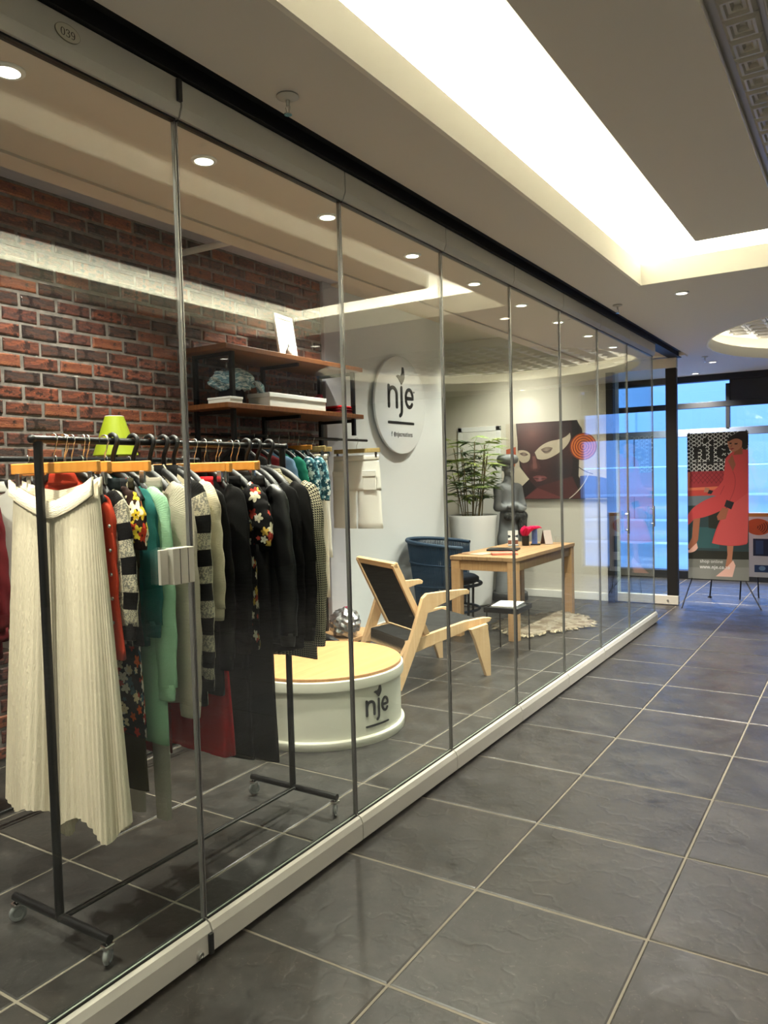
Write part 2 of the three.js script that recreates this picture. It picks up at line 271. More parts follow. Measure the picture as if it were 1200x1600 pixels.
struct('wall_bulkhead', [box(-1.86, CY + 0.12, 1.1, -1.68, 3.33, -8.9), box(-2.7, 2.72, -8.76, -1.68, 3.3, -8.92)], M.ceil, scene, 'plaster above the glass front');
M.farShop = std(0x3a3733, 0.6); struct('wall_right', box(5.0, -0.1, 2.7, 5.2, 3.2, -11.3), M.farShop, scene, 'dark shop wall on the other side of the hall');
struct('wall_front', box(-1.9, -0.1, 2.6, 5.2, 3.2, 2.75), M.plaster, scene, 'white wall at the near end of the hall');
struct('wall_hall_left', [box(-1.9, -0.1, 1.1, -1.75, 3.2, 2.7), box(-6.2, -0.1, -8.9, -6.05, 3.2, -11.3)], M.plaster, scene, 'white return walls of the hall');
struct('baseboard_back', rbox(3.5, 0.09, 0.018, 0.005, -4.19, 0.045, -8.79), M.white, scene, 'white skirting board along the beige end wall');
struct('baseboard_left', rbox(0.018, 0.09, 2.0, 0.005, -3.99, 0.045, -6.62), M.white, scene, 'white skirting board along the pale grey wall');
// white door in the end wall
(function () {
  const d = structGroup('door_1', 'white panelled door with frame in the beige end wall', 'door');
  const x0 = -4.42, x1 = -3.84, y1 = 2.09, z = -8.79;
  mesh('door_leaf', rbox(x1 - x0 - 0.122, y1 - 0.064, 0.03, 0.004, (x0 + x1) / 2, (y1 - 0.06) / 2, z), M.white, d);
  mesh('door_frame', [rbox(0.06, y1, 0.034, 0.004, x0 + 0.03, y1 / 2, z), rbox(0.06, y1, 0.034, 0.004, x1 - 0.03, y1 / 2, z), rbox(x1 - x0, 0.06, 0.034, 0.004, (x0 + x1) / 2, y1 - 0.03, z)], M.whiteGloss, d);
  mesh('door_handle', [rod(V(x0 + 0.1, 1.02, z), V(x0 + 0.1, 1.02, z + 0.05), 0.01), rod(V(x0 + 0.1, 1.02, z + 0.05), V(x0 + 0.2, 1.02, z + 0.05), 0.009)], M.chrome, d);
})();
// ---------------------------------------------------------------- GLASS FRONT
const GX = -1.79, joints = [0.88, 0.02, -0.833, -1.69, -2.547, -3.404, -4.261, -5.118, -5.975, -6.832, -7.76];
struct('trim_3', [box(-1.86, 2.712, 1.0, -1.74, 2.86, -8.9), box(-1.74, 2.76, 1.0, -1.68, 2.86, -8.9)], M.track, scene, 'black ceiling track above the glass front');
function railBottom(L) { return extrude([[-0.034, 0.012], [0.034, 0.012], [0.034, 0.078], [0.024, 0.1], [0.011, 0.107], [-0.011, 0.107], [-0.024, 0.1], [-0.034, 0.078]], L, 0); }
function railTop(L) { return extrude([[-0.034, 2.708], [-0.034, 2.63], [-0.022, 2.6], [0.022, 2.6], [0.034, 2.63], [0.034, 2.708]], L, 0); }
const ordinal = ['second', 'third', 'fourth', 'fifth', 'sixth', 'seventh', 'eighth', 'ninth', 'tenth', 'eleventh'];
const panelLabels = ['clear glass panel at the near wall, before the one numbered 039', 'clear glass panel next to the one numbered 039, nearer the camera', 'large clear glass panel under the numbered plate 039', 'glass panel in front of the black coats and the black rack foot', 'glass panel in front of the drum logo and the round wall sign', 'glass panel in front of the slatted lounge chair front leg', 'glass panel in front of the table and the statue', 'glass panel in front of the spiral earring of the portrait', 'narrow looking glass panel mirroring the blue windows', 'far end glass panel mirroring the red poster'];
for (let k = 0; k + 1 < joints.length; k++) {
  const z1 = joints[k], z0 = joints[k + 1], L = z1 - z0 - 0.006, p = thing('glass_panel', panelLabels[k], 'glass panel', [GX, 0, z0 + 0.003], 0, 'frameless glass panels of the shop front');
  mesh('bottom_rail', boxUV(railBottom(L)), M.alu, p); mesh('top_rail', boxUV(railTop(L)), M.alu, p);
  const w = box(-0.005, 0.108, 0.004, 0.005, 2.6, L - 0.004); mesh('pane', w, M.glass, p);
  mesh('bottom_gasket', [box(-0.012, 0.1065, 0.002, -0.006, 0.112, L - 0.002), box(0.006, 0.1065, 0.002, 0.012, 0.112, L - 0.002)], M.black, p);
  mesh('top_gasket', box(-0.012, 2.594, 0.002, 0.012, 2.6, L - 0.002), M.black, p);
  mesh('edge_seal', rbox(0.016, 2.485, 0.007, 0.003, 0, 1.352, 0.002), M.seal, p);
  mesh('edge_seal', rbox(0.014, 2.485, 0.005, 0.002, 0, 1.352, L - 0.002), M.seal, p);
  mesh('brush_seal', box(-0.025, 0.001, 0.01, 0.02, 0.012, L - 0.01), M.black, p);
  if (k === 2) {
    mesh('lock_cylinder', xf(join([new THREE.CylinderGeometry(0.011, 0.012, 0.01, 24), xf(new THREE.TorusGeometry(0.008, 0.003, 8, 20), g => { g.rotateX(Math.PI / 2); g.translate(0, 0.005, 0); })]), g => { g.rotateZ(-Math.PI / 2); g.translate(0.038, 0.03, 0.055); }), M.chrome, p);
    mesh('corner_clip', rbox(0.012, 0.066, 0.016, 0.002, 0.040, 0.045, 0.009), M.aluDark, p); mesh('corner_clip', rbox(0.012, 0.066, 0.016, 0.002, 0.040, 2.672, 0.009), M.aluDark, p);
    const h = mesh('patch_handle', [rbox(0.034, 0.11, 0.085, 0.003, 0.02, 1.247, 0.058), rbox(0.012, 0.105, 0.03, 0.002, 0.012, 1.247, 0.118)], M.alu, p); h.userData = { label: 'flat aluminium handle plate' };
    mesh('handle_groove', [box(0.0365, 1.194, 0.040, 0.0378, 1.300, 0.042), box(0.0365, 1.194, 0.072, 0.0378, 1.300, 0.074)], M.aluDark, h);
  }
  if (k === 8 || k === 9) mesh('pull_handle', [rod(V(0.03, 0.95, 0.1), V(0.03, 1.15, 0.1), 0.009, 12), rod(V(0.005, 0.98, 0.1), V(0.03, 0.98, 0.1), 0.006, 8), rod(V(0.005, 1.12, 0.1), V(0.03, 1.12, 0.1), 0.006, 8)], M.chrome, p);
}
// shop number plate on the header
(function () {
  const t = canvas(256, 160, (g, w, h) => { g.fillStyle = '#cfccba'; g.fillRect(0, 0, w, h); g.strokeStyle = '#6d6a58'; g.lineWidth = 4; g.beginPath(); g.ellipse(w / 2, h / 2, 118, 70, 0, 0, Math.PI * 2); g.stroke(); g.fillStyle = '#34332c'; g.font = '86px serif'; g.textAlign = 'center'; g.textBaseline = 'middle'; g.fillText('039', w / 2, h / 2 + 4); });
  const s = new THREE.Shape(); s.absellipse(0, 0, 0.037, 0.0225, 0, Math.PI * 2); const g = new THREE.ExtrudeGeometry(s, { depth: 0.003, bevelEnabled: false, curveSegments: 40 });
  const p = g.attributes.position, uv = g.attributes.uv; for (let i = 0; i < p.count; i++) uv.setXY(i, p.getX(i) / 0.08 + 0.5, p.getY(i) / 0.05 + 0.5);
  g.rotateY(Math.PI / 2); const m = mesh('number_plate', g, std(0xffffff, 0.4, { map: t, metalness: 0.3 })); m.position.set(-1.756, 2.666, -1.302); tag(m, 'oval plate lettered 039 on the silver header rail', 'number plate');
})();
// return glass at the far end, with black post
(function () {
  const p = thing('return_glass', 'glass panel across the far end of the shop with a silver foot rail', 'glass panel', [0, 0, -8.82]);
  const X0 = -2.44, X1 = -1.77;
  mesh('pane', box(X0, 0.1, -0.005, X1 - 0.12, 2.6, 0.005), M.glass, p);
  mesh('bottom_rail', rbox(X1 - X0, 0.1, 0.07, 0.006, (X0 + X1) / 2, 0.055, 0), M.alu, p);
  mesh('top_rail', rbox(X1 - X0, 0.11, 0.07, 0.006, (X0 + X1) / 2, 2.655, 0), M.alu, p);
  mesh('lock_cylinder', xf(new THREE.CylinderGeometry(0.013, 0.013, 0.01, 20), g => { g.rotateX(Math.PI / 2); g.translate(-1.88, 0.05, 0.038); }), M.chrome, p);
  const q = mesh('steel_post', rbox(0.115, 2.49, 0.066, 0.004, -1.83, 1.352, 0), M.black, p); q.userData = { label: 'black square end post' };
  const c = mesh('door_column', rbox(0.08, 2.6, 0.1, 0.004, -2.47, 1.3, -8.73), M.frameDark); tag(c, 'slim dark upright between the beige wall and the end glass', 'post');
})();
// ---------------------------------------------------------------- END WINDOWS and the building outside
(function () {
  const z = -11.05, w = structGroup('window_1', 'dark framed window wall at the end of the hall', 'window');
  const X0 = -4.7, X1 = -0.02, verts = [-4.65, -3.1, -1.58, -0.05];
  mesh('head_beam', rbox(X1 - X0, 0.09, 0.14, 0.005, (X0 + X1) / 2, 2.70, z), M.frameDark, w);
  mesh('sill', rbox(X1 - X0, 0.11, 0.16, 0.005, (X0 + X1) / 2, 0.055, z), M.frameDark, w);
  mesh('transom', rbox(X1 - X0, 0.075, 0.08, 0.004, (X0 + X1) / 2, 2.345, z), M.frameDark, w);
  M.paleRail = std(0x727d8f, 0.7); mesh('pale_rail', rbox(X1 - X0, 0.1, 0.07, 0.004, (X0 + X1) / 2, 1.98, z), M.paleRail, w);
  for (const x of verts) mesh('mullion', rbox(0.05, 0.6, 0.07, 0.004, x, 2.31, z), M.frameDark, w);
  M.thinFrame = std(0xaab4c2, 0.5); for (const x of [-3.1, -1.95]) mesh('lower_mullion', rbox(0.03, 1.84, 0.05, 0.004, x, 1.01, z), M.thinFrame, w);
  for (let k = 0; k + 1 < verts.length; k++) for (const [a, b] of [[2.03, 2.31], [2.385, 2.655], [0.11, 1.93]]) { const x0 = verts[k] + 0.02, x1 = verts[k + 1] - 0.02; if (b === 2.655 && k >= 2) mesh('dark_panel', box(x0, a, z - 0.012, x1, b, z + 0.012), M.frameDark, w); else mesh('pane', box(x0, a, z - 0.004, x1, b, z + 0.004), M.windowGlass, w); }
  mesh('lintel', box(X0 - 0.2, 2.74, z - 0.12, X1 + 0.2, 3.3, z + 0.0), M.ceil, w);
  struct('wall_end', box(X1, -0.1, z - 0.1, 5.2, 3.3, z + 0.07), M.farShop, scene, 'dark wall right of the end windows'); struct('wall_end', box(-6.2, -0.1, z - 0.1, X0, 3.3, z + 0.07), M.wallBeige, scene, 'beige wall left of the end windows');
  // the pale building across the street
  const b = thing('facade', 'pale building with horizontal ledges outside the windows', 'building', [0, 0, -15]);
  M.facade = std(0xd3d9e0, 0.8, { bumpMap: plasterBump, bumpScale: 0.002 }); M.ledge = std(0xf2f4f6, 0.6);
  const rows = [-3, -0.4, 0.55, 1.02, 1.55, 2.2, 3.3, 5];
  for (let r = 0; r + 1 < rows.length; r++) for (let k = 0; k < 7; k++) { const x0 = -14 + k * 3.4 + (r % 2) * 0.6, dz = (hash(r, k, 3) - 0.5) * 0.06; mesh('wall_panel', box(x0, rows[r] + 0.012, dz - 0.2, x0 + 3.38, rows[r + 1] - 0.012, dz), M.facade, b); }
  for (const y of [-0.4, 0.12, 0.55, 1.02]) mesh('ledge', rbox(24, 0.04, 0.16, 0.005, -2, y, 0.1), M.ledge, b);
  for (const [x, y] of [[-0.55, 1.05], [-4.6, 1.1], [3.2, 1.1], [-8.6, 1.1]]) { const f = mesh('window', rbox(0.5, 0.62, 0.06, 0.005, x, y + 0.2, 0.08), std(0x6b7688, 0.4), b); mesh('pane', rbox(0.42, 0.54, 0.02, 0.003, x, y + 0.2, 0.115), std(0x3d4757, 0.15), f); }
  mesh('roof_slab', box(-14, 4.9, -3, 10, 5.1, 0.3), M.facade, b);
  const gnd = struct('ground_outside', box(-30, -3.3, -11.4, 30, -3, -40), std(0x7c7f84, 0.9), scene, 'street outside');
})();
// ---------------------------------------------------------------- LAMPS
function downlight(x, z, y, power, color, label, group, angle = 62) {
  const t = thing('downlight', label, 'downlight', [x, y, z], 0, group);
  mesh('trim_ring', lathe([[0.036, 0.004], [0.036, -0.004], [0.046, -0.004], [0.05, 0.0], [0.05, 0.004]], 32), M.white, t);
  mesh('lamp_lens', xf(new THREE.CylinderGeometry(0.0355, 0.0355, 0.004, 28), g => g.translate(0, -0.002, 0)), M.lampGlow, t);
  const l = new THREE.SpotLight(color, power, 0, angle * D, 0.7, 2); l.position.set(0, -0.012, 0); l.target.position.set(0, -2, 0); l.castShadow = true; l.shadow.radius = 2.2; t.add(l, l.target); l.name = 'downlight_beam'; return t;
}
const shopWhere = ['over the near wall', 'over the near end of the rack', 'above the leftmost part of the shop front', 'above the white trousers', 'just right of the first glass joint', 'above the round drum table', 'above the shelf end', 'above the pale wall sign', 'above the potted palm', 'above the table', 'above the far glass panels'];
for (let k = 0; k < 10; k++) downlight(-2.175, -0.6 - 0.8 * k, CY - 0.004, LAMP.shop, WARM, 'warm recessed downlight in the shop ceiling, ' + ['nearest the camera, out of view', 'at the left edge of the photo', 'right of the first glass joint', 'second right of the first glass joint', 'above the round wall sign', 'above the potted palm', 'above the reflected dome edge', 'above the portrait', 'small one above the spiral earring', 'farthest in the row'][k], 'row of shop downlights');
for (const [x, z, l] of [[-3.05, -6.75, 'over the pale wall and the woven chair'], [-3.5, -8.1, 'over the portrait wall'], [-3.35, -4.7, 'over the shelf unit'], [-3.3, -2.6, 'over the back rack'], [-3.3, -0.6, 'over the unseen near corner']]) downlight(x, z, z < -5.5 ? 3.166 : 3.186, LAMP.shopBack, WARM, 'recessed downlight in the raised shop ceiling ' + l, 'raised ceiling downlights');
for (const [x, z, l] of [[-1.12, -5.76, 'just past the end of the lit recess'], [-1.92, -10.7, 'close to the end windows'], [-1.55, -9.7, 'beside the black post'], [0.8, -5.79, 'between the recess and the dome'], [1.95, -5.78, 'right of the dome edge'], [4.06, -5.58, 'by the far shop wall'], [1.7, -3.0, 'on the unseen right side of the hall'], [1.7, -0.4, 'over the unseen right side near the camera'], [0.8, -10.85, 'right of the dome by the windows'], [2.4, 1.6, 'behind the camera']]) downlight(x, z, CY - 0.004, LAMP.hall, HALLC, 'white recessed hall downlight ' + l, 'hall downlights');
// light troughs of the long recess
(function () {
  const strips = [[RX0 - 0.09, (RZ0 + RZ1) / 2, RZ0 - RZ1, true, 'along the shop side'], [RX1 + 0.09, (RZ0 + RZ1) / 2, RZ0 - RZ1, true, 'along the far side'], [(RX0 + RX1) / 2, RZ1 - 0.09, RX1 - RX0, false, 'across the far end'], [(RX0 + RX1) / 2, RZ0 + 0.09, RX1 - RX0, false, 'across the near end']];
  for (const [x, z, L, alongZ, l] of strips) {
    const a = alongZ ? V(x, 2.826, z - L / 2) : V(x - L / 2, 2.826, z), b = alongZ ? V(x, 2.826, z + L / 2) : V(x + L / 2, 2.826, z);
    const m = mesh('cove_lamp', rod(a, b, 0.013, 12), M.coveGlow); tag(m, 'hidden light tube in the ceiling recess ' + l, 'light tube', 'recess light tubes');
    const r = new THREE.RectAreaLight(COVEC, LAMP.cove, L - 0.1, 0.06); r.position.set(x, 2.845, z); const inward = alongZ ? V(x < 0 ? 0.45 : -0.45, 1, 0) : V(0, 1, z < 0 ? 0.45 : -0.45); r.lookAt(r.position.clone().add(inward)); r.name = 'cove_light'; scene.add(r);
  }
  const ring = mesh('dome_lamp', xf(new THREE.TorusGeometry(OC.r + 0.09, 0.012, 10, 96), g => { g.rotateX(Math.PI / 2); g.translate(OC.x, 2.826, OC.z); }), M.coveGlow); tag(ring, 'hidden ring light tube of the round ceiling dome', 'light tube');
  for (let k = 0; k < 16; k++) { const a = k / 16 * Math.PI * 2, r = new THREE.RectAreaLight(HALLC, LAMP.dome, 0.78, 0.06); r.position.set(OC.x + Math.cos(a) * (OC.r + 0.09), 2.845, OC.z + Math.sin(a) * (OC.r + 0.09)); r.lookAt(r.position.x - Math.cos(a) * 0.8, 3.845, r.position.z - Math.sin(a) * 0.8); r.name = 'dome_light'; scene.add(r); }
})();
// sprinklers on the hall ceiling
for (const [x, z, l] of [[-1.595, -2.0, 'above the second glass panel'], [-1.6, -5.87, 'above the far glass panels'], [-1.55, -9.2, 'near the end windows']]) {
  const t = thing('sprinkler', 'small ceiling sprinkler head ' + l, 'sprinkler', [x, CY, z], 0, 'ceiling sprinklers');
  mesh('rosette', lathe([[0, -0.001], [0.034, -0.001], [0.036, -0.006], [0.02, -0.014], [0.008, -0.016]], 24), M.alu, t);
  mesh('stem', [rod(V(0, -0.012, 0), V(0, -0.036, 0), 0.006, 10), rod(V(-0.008, -0.036, 0), V(-0.004, -0.058, 0), 0.002, 6), rod(V(0.008, -0.036, 0), V(0.004, -0.058, 0), 0.002, 6)], M.alu, t);
  mesh('deflector', xf(new THREE.CylinderGeometry(0.013, 0.013, 0.0025, 16), g => g.translate(0, -0.06, 0)), M.chrome, t);
}
// white conduit under the raised ceiling by the brick wall
tag(mesh('conduit', [rod(V(-3.99, 3.07, -3.80), V(-2.86, 3.07, -3.84), 0.022, 14)], M.white), 'white conduit crossing under the raised ceiling near the bricks', 'pipe');
// ---------------------------------------------------------------- CLOTH: patterns
const cloth = (color, rough = 0.9, o = {}) => phy(color, rough, { specularIntensity: 0.35, side: THREE.DoubleSide, ...o });
const knitB = tex(128, (u, v, i, j) => { const a = (i % 8) / 8, b = ((j + (a > .5 ? 4 : 0)) % 8) / 8; return 0.5 + 0.5 * Math.sin((a + b) * Math.PI * 2); }, false);
const clothB = rep(weaveT, 10, 10), knitR = rep(knitB, 12, 12);
const checkT = (a, b, c, n) => tex(256, (u, v) => { const x = Math.floor(u * n) % 2, y = Math.floor(v * n) % 2, s = fbm(u, v, 64, 2, 5); const mix = x && y ? a : !x && !y ? c : (s > 0.5 ? b : a); const k = 0.85 + 0.3 * s; return mix.map(q => q * k); });
const houndT = tex(256, (u, v, i, j) => { const x = Math.floor(i / 8) % 4, y = Math.floor(j / 8) % 4, d = ((i + j) % 32) < 16; const on = (x < 2 && y < 2) || (x < 2 !== y < 2 && d); return on ? [26, 25, 24] : [196, 186, 158]; });
function blotch(s, bg, cols, f = 10, th = 0.56) { return tex(256, (u, v) => { let c = bg; cols.forEach((k, q) => { const n = fbm(u, v, f + q * 2, 3, s + q * 40); if (n > th + 0.012 * q) c = k; }); const sh = 0.9 + 0.2 * fbm(u, v, 64, 2, s); return c.map(q => q * sh); }); }
function petals(s, bg, cols, n = 46, dots = true) { // scattered flowers drawn as print
  return canvas(512, 512, (g) => { g.fillStyle = bg; g.fillRect(0, 0, 512, 512); let q = s; const r = () => (q = (q * 16807) % 2147483647) / 2147483647; for (let k = 0; k < n; k++) { const x = r() * 512, y = r() * 512, R = 14 + r() * 26, col = cols[Math.floor(r() * cols.length)], a0 = r() * 6.3; for (const [ox, oy] of [[0, 0], [512, 0], [-512, 0], [0, 512], [0, -512]]) { g.fillStyle = col; for (let p = 0; p < 5; p++) { const a = a0 + p * 1.257; g.beginPath(); g.ellipse(x + ox + Math.cos(a) * R * .55, y + oy + Math.sin(a) * R * .55, R * .5, R * .32, a, 0, 6.3); g.fill(); } if (dots) { g.fillStyle = bg; g.beginPath(); g.arc(x + ox, y + oy, R * .2, 0, 6.3); g.fill(); } } } });
}
const wrapT = (t, x, y) => { t.wrapS = t.wrapT = THREE.RepeatWrapping; t.repeat.set(x, y); return t; };
const C = {};
const cb = { bumpMap: clothB, bumpScale: 0.0006 };
C.ivory = cloth(0xe4d7bf, 0.75, { bumpMap: rep(fineT, 14, 1.5), bumpScale: 0.002, transmission: 0.0 });
C.coral = cloth(0xc8432a, 0.8, cb); C.burgundy = cloth(0x4d0a10, 0.85, cb); C.teal = cloth(0x1f5c58, 0.85, cb);
C.mint = cloth(0x93bd9b, 0.85, { bumpMap: knitR, bumpScale: 0.0006 }); C.grey = cloth(0xb5aa98, 0.95, { bumpMap: knitR, bumpScale: 0.0012 }); C.greyPant = cloth(0xaaa497, 0.95, { bumpMap: knitR, bumpScale: 0.0012 });
C.cream = cloth(0xc9bda2, 0.9, { bumpMap: knitR, bumpScale: 0.0012 }); C.black = cloth(0x060505, 0.85, cb); C.black2 = cloth(0x0a0908, 0.7, cb); C.char = cloth(0x100f0e, 0.9, cb);
C.red = cloth(0xa8101a, 0.8, cb); C.redDark = cloth(0x6d0a0f, 0.85, cb); C.olive = cloth(0x3a3626, 0.9, cb); C.denim = cloth(0x1c2426, 0.85, { bumpMap: clothB, bumpScale: 0.0012 }); C.navy = cloth(0x141c33, 0.85, cb); C.pink = cloth(0xb01f4c, 0.8, cb); C.white = cloth(0xd8d6cd, 0.85, cb); C.slateBlue = cloth(0x5a7690, 0.85, cb); C.greenCloth = cloth(0x1c6b57, 0.85, cb); C.offwhite = cloth(0xb9b2a1, 0.85, cb);
C.plaid = cloth(0xffffff, 0.95, { map: rep(checkT([196, 186, 160], [120, 116, 106], [18, 17, 17], 4), 4.2, 4.2), bumpMap: knitR, bumpScale: 0.001 });
C.check = cloth(0xffffff, 0.95, { map: rep(checkT([200, 190, 164], [122, 118, 108], [20, 18, 18], 4), 4.6, 4.6), bumpMap: knitR, bumpScale: 0.001 });
C.tweed = cloth(0xffffff, 0.95, { map: rep(houndT, 13, 13), bumpMap: knitR, bumpScale: 0.001 });
C.floral = cloth(0xffffff, 0.8, { map: wrapT(petals(77, '#2a1712', ['#d7b22c', '#e6c93a', '#c46a2a', '#e9dcc0', '#b9371f'], 70), 3.2, 3.2), ...cb });
C.redPrint = cloth(0xffffff, 0.8, { map: wrapT(petals(991, '#232528', ['#a3281f', '#d8d2c4', '#c8541f', '#d9c9a4', '#3a5a66'], 80, false), 3.5, 3.5), ...cb });
C.blueFloral = cloth(0xffffff, 0.8, { map: wrapT(petals(313, '#2d5a68', ['#b9d2d6', '#e1ecec', '#7fb0ba', '#1c3d4a'], 110, false), 4, 4), ...cb });
C.darkFloral = cloth(0xffffff, 0.8, { map: wrapT(petals(557, '#0e0c0c', ['#cfc5a8', '#a4372a', '#c9a24a', '#e2dcc8'], 46, false), 3.4, 3.4), ...cb });

// ---------------------------------------------------------------- CLOTH: shapes
// rings: list of rings (arrays of [x,y,z]); closed tube with caps
function loft(rings, capTop = true, capBottom = false, us = 1) {
  const n = rings[0].length, P = [], U = [], I = [];
  let v = 0; rings.forEach((r, k) => {
    if (k) { let s = 0; for (let i = 0; i < n; i++) s += Math.hypot(r[i][0] - rings[k - 1][i][0], r[i][1] - rings[k - 1][i][1], r[i][2] - rings[k - 1][i][2]); v += s / n; }
    let per = 0; for (let i = 0; i <= n; i++) { const a = r[i % n], b = r[(i + n - 1) % n]; if (i) per += Math.hypot(a[0] - b[0], a[1] - b[1], a[2] - b[2]); P.push(...a); U.push(i / n * us, v); }
  });
  // scale u by the mean girth so that prints keep their size
  let girth = 0; rings.forEach(r => { for (let i = 0; i < n; i++) { const a = r[i], b = r[(i + 1) % n]; girth += Math.hypot(a[0] - b[0], a[1] - b[1], a[2] - b[2]); } }); girth /= rings.length; for (let i = 0; i < U.length; i += 2) U[i] *= girth;
  const w = n + 1; for (let k = 0; k + 1 < rings.length; k++) for (let i = 0; i < n; i++) { const a = k * w + i; I.push(a, a + 1, a + w, a + 1, a + w + 1, a + w); }
  const cap = (k, flip) => { const c = P.length / 3; let x = 0, y = 0, z = 0; for (const p of rings[k]) { x += p[0]; y += p[1]; z += p[2]; } P.push(x / n, y / n, z / n); U.push(U[2 * k * w], U[2 * k * w + 1]); for (let i = 0; i < n; i++) flip ? I.push(c, k * w + i + 1, k * w + i) : I.push(c, k * w + i, k * w + i + 1); };
  if (capBottom) cap(0, true); if (capTop) cap(rings.length - 1, false);
  const g = new THREE.BufferGeometry(); g.setAttribute('position', new THREE.Float32BufferAttribute(P, 3)); g.setAttribute('uv', new THREE.Float32BufferAttribute(U, 2)); g.setIndex(I); g.computeVertexNormals();
  const N = g.attributes.normal; for (let k = 0; k < rings.length; k++) { const a = k * w, b = a + n, x = N.getX(a) + N.getX(b), y = N.getY(a) + N.getY(b), z = N.getZ(a) + N.getZ(b), l = Math.hypot(x, y, z) || 1; N.setXYZ(a, x / l, y / l, z / l); N.setXYZ(b, x / l, y / l, z / l); }
  return g;
}
// flat hanging cloth: profile rows [y, halfWidth, halfThickness, centreX, centreZ], folds grow towards the hem
function drape(rows, { n = 48, folds = 7, amp = 0.012, s = 1, steps = 5, fine = 0, sharp = 1, cap = true, hem = 0 } = {}) {
  const R = []; const ph = s * 1.7;
  for (let k = 0; k + 1 < rows.length; k++) for (let q = 0; q < steps; q++) {
    const t = q / steps, e = rows[k].map((a, i) => lerp(a, rows[k + 1][i], i === 0 ? t : t * t * (3 - 2 * t) * 0.5 + t * 0.5)); R.push(e);
  } R.push(rows[rows.length - 1]);
  const yTop = rows[rows.length - 1][0], yHem = rows[0][0], rings = R.map(([y, w, d, cx = 0, cz = 0]) => {
    const f = (yTop - y) / (yTop - yHem), ring = [];
    for (let i = 0; i < n; i++) {
      const a = i / n * Math.PI * 2, c = Math.cos(a), sn = Math.sin(a), x = Math.sign(c) * Math.pow(Math.abs(c), 0.75), z = Math.sign(sn) * Math.pow(Math.abs(sn), 0.75);
      const wob = Math.sin(folds * a + ph + 0.8 * Math.sin(f * 2.3 + s)) * 0.6 + Math.sin((folds * 1.7 | 0) * a + ph * 2.1 - f) * 0.4;
      const fi = fine ? Math.pow(Math.abs(Math.sin(fine * a + f * Math.sin(s + 3 * a) * 0.8)), sharp) - 0.5 : 0;
      const am = amp * (0.25 + 0.75 * f);
      ring.push([cx + x * (w + am * wob * 0.5) + fi * 0.004 * c, y + (f > 0.97 ? hem * Math.sin(3 * a + ph) : 0), cz + z * (d + am * wob) + fi * 0.007 * sn * (0.3 + f)]);
    } return ring;
  });
  return loft(rings, cap, true);
}
// sleeve or trouser leg along points with radii [rx, rz]
function limb(pts, rad, { n = 20, folds = 4, amp = 0.004, s = 1, steps = 6 } = {}) {
  const cv = new THREE.CatmullRomCurve3(pts.map(p => V(...p))), m = (pts.length - 1) * steps, rings = [];
  for (let k = 0; k <= m; k++) {
    const t = k / m, p = cv.getPoint(t), f = t * (rad.length - 1), i = Math.min(rad.length - 2, Math.floor(f)), q = f - i, rx = lerp(rad[i][0], rad[i + 1][0], q), rz = lerp(rad[i][1], rad[i + 1][1], q), tg = cv.getTangent(t), sx = tg.y, ring = [];
    for (let j = 0; j < n; j++) { const a = j / n * Math.PI * 2, w = 1 + (amp / rx) * (Math.sin(folds * a + s + 5 * t) + 0.6 * Math.sin(9 * t * m / 6 + a * 2 + s)); const ux = Math.cos(a) * rx * w; ring.push([p.x + ux * Math.abs(tg.y), p.y - ux * tg.x * Math.sign(tg.y || -1), p.z + Math.sin(a) * rz * w]); }
    rings.push(ring);
  }
  return loft(rings, true, true);
}
const RAILY = 1.648, HANGDROP = 0.075;
// hangers ------------------------------------------------------------------
M.hangWood = std(0xffffff, 0.45, { map: woodTex([196, 124, 44], [224, 156, 72], 5, 6) });
M.wire = std(0xcfd0cf, 0.22, { metalness: 1 });
const hookPts = (y0, r = 0.019) => { const p = [V(0, y0, 0), V(0, y0 + 0.022, 0)]; for (let a = -0.4; a < 3.6; a += 0.4) p.push(V(Math.sin(a - 0.2) * r * 1.0 + (a < 0 ? 0 : 0), 0, 0)); return p; };
function hook(drop, r = 0.0195) { // loop round the rail (rail along z), rail centre at y = 0
  const p = [V(0, -drop, 0), V(0, -drop * 0.62, 0), V(0.010, -0.030, 0)]; for (let k = 0; k <= 9; k++) { const a = -0.75 + k * 0.46; p.push(V(Math.cos(a) * r, Math.sin(a) * r, 0)); } return p;
}
function clampHanger(label, pos, turn, group, mat = M.hangWood, width = 0.36, drop = 0.075) {
  const t = thing('clamp_hanger', label, 'hanger', pos, turn, group);
  drop += 0.02 * (hash(Math.round(pos[2] * 1000), 1, 3) - 0.6);
  mesh('bar', rbox(width, 0.036, 0.018, 0.004, 0, -drop - 0.016, 0), mat, t);
  mesh('hook', tube(hook(drop), 0.0017, 26, 6), M.wire, t);
  for (const s of [-1, 1]) mesh('clip', [rbox(0.02, 0.042, 0.012, 0.002, s * width * 0.42, -drop - 0.052, 0.004), rod(V(s * width * 0.42, -drop - 0.034, 0), V(s * width * 0.42, -drop - 0.05, 0), 0.003, 6)], M.wire, t);
  return t;
}
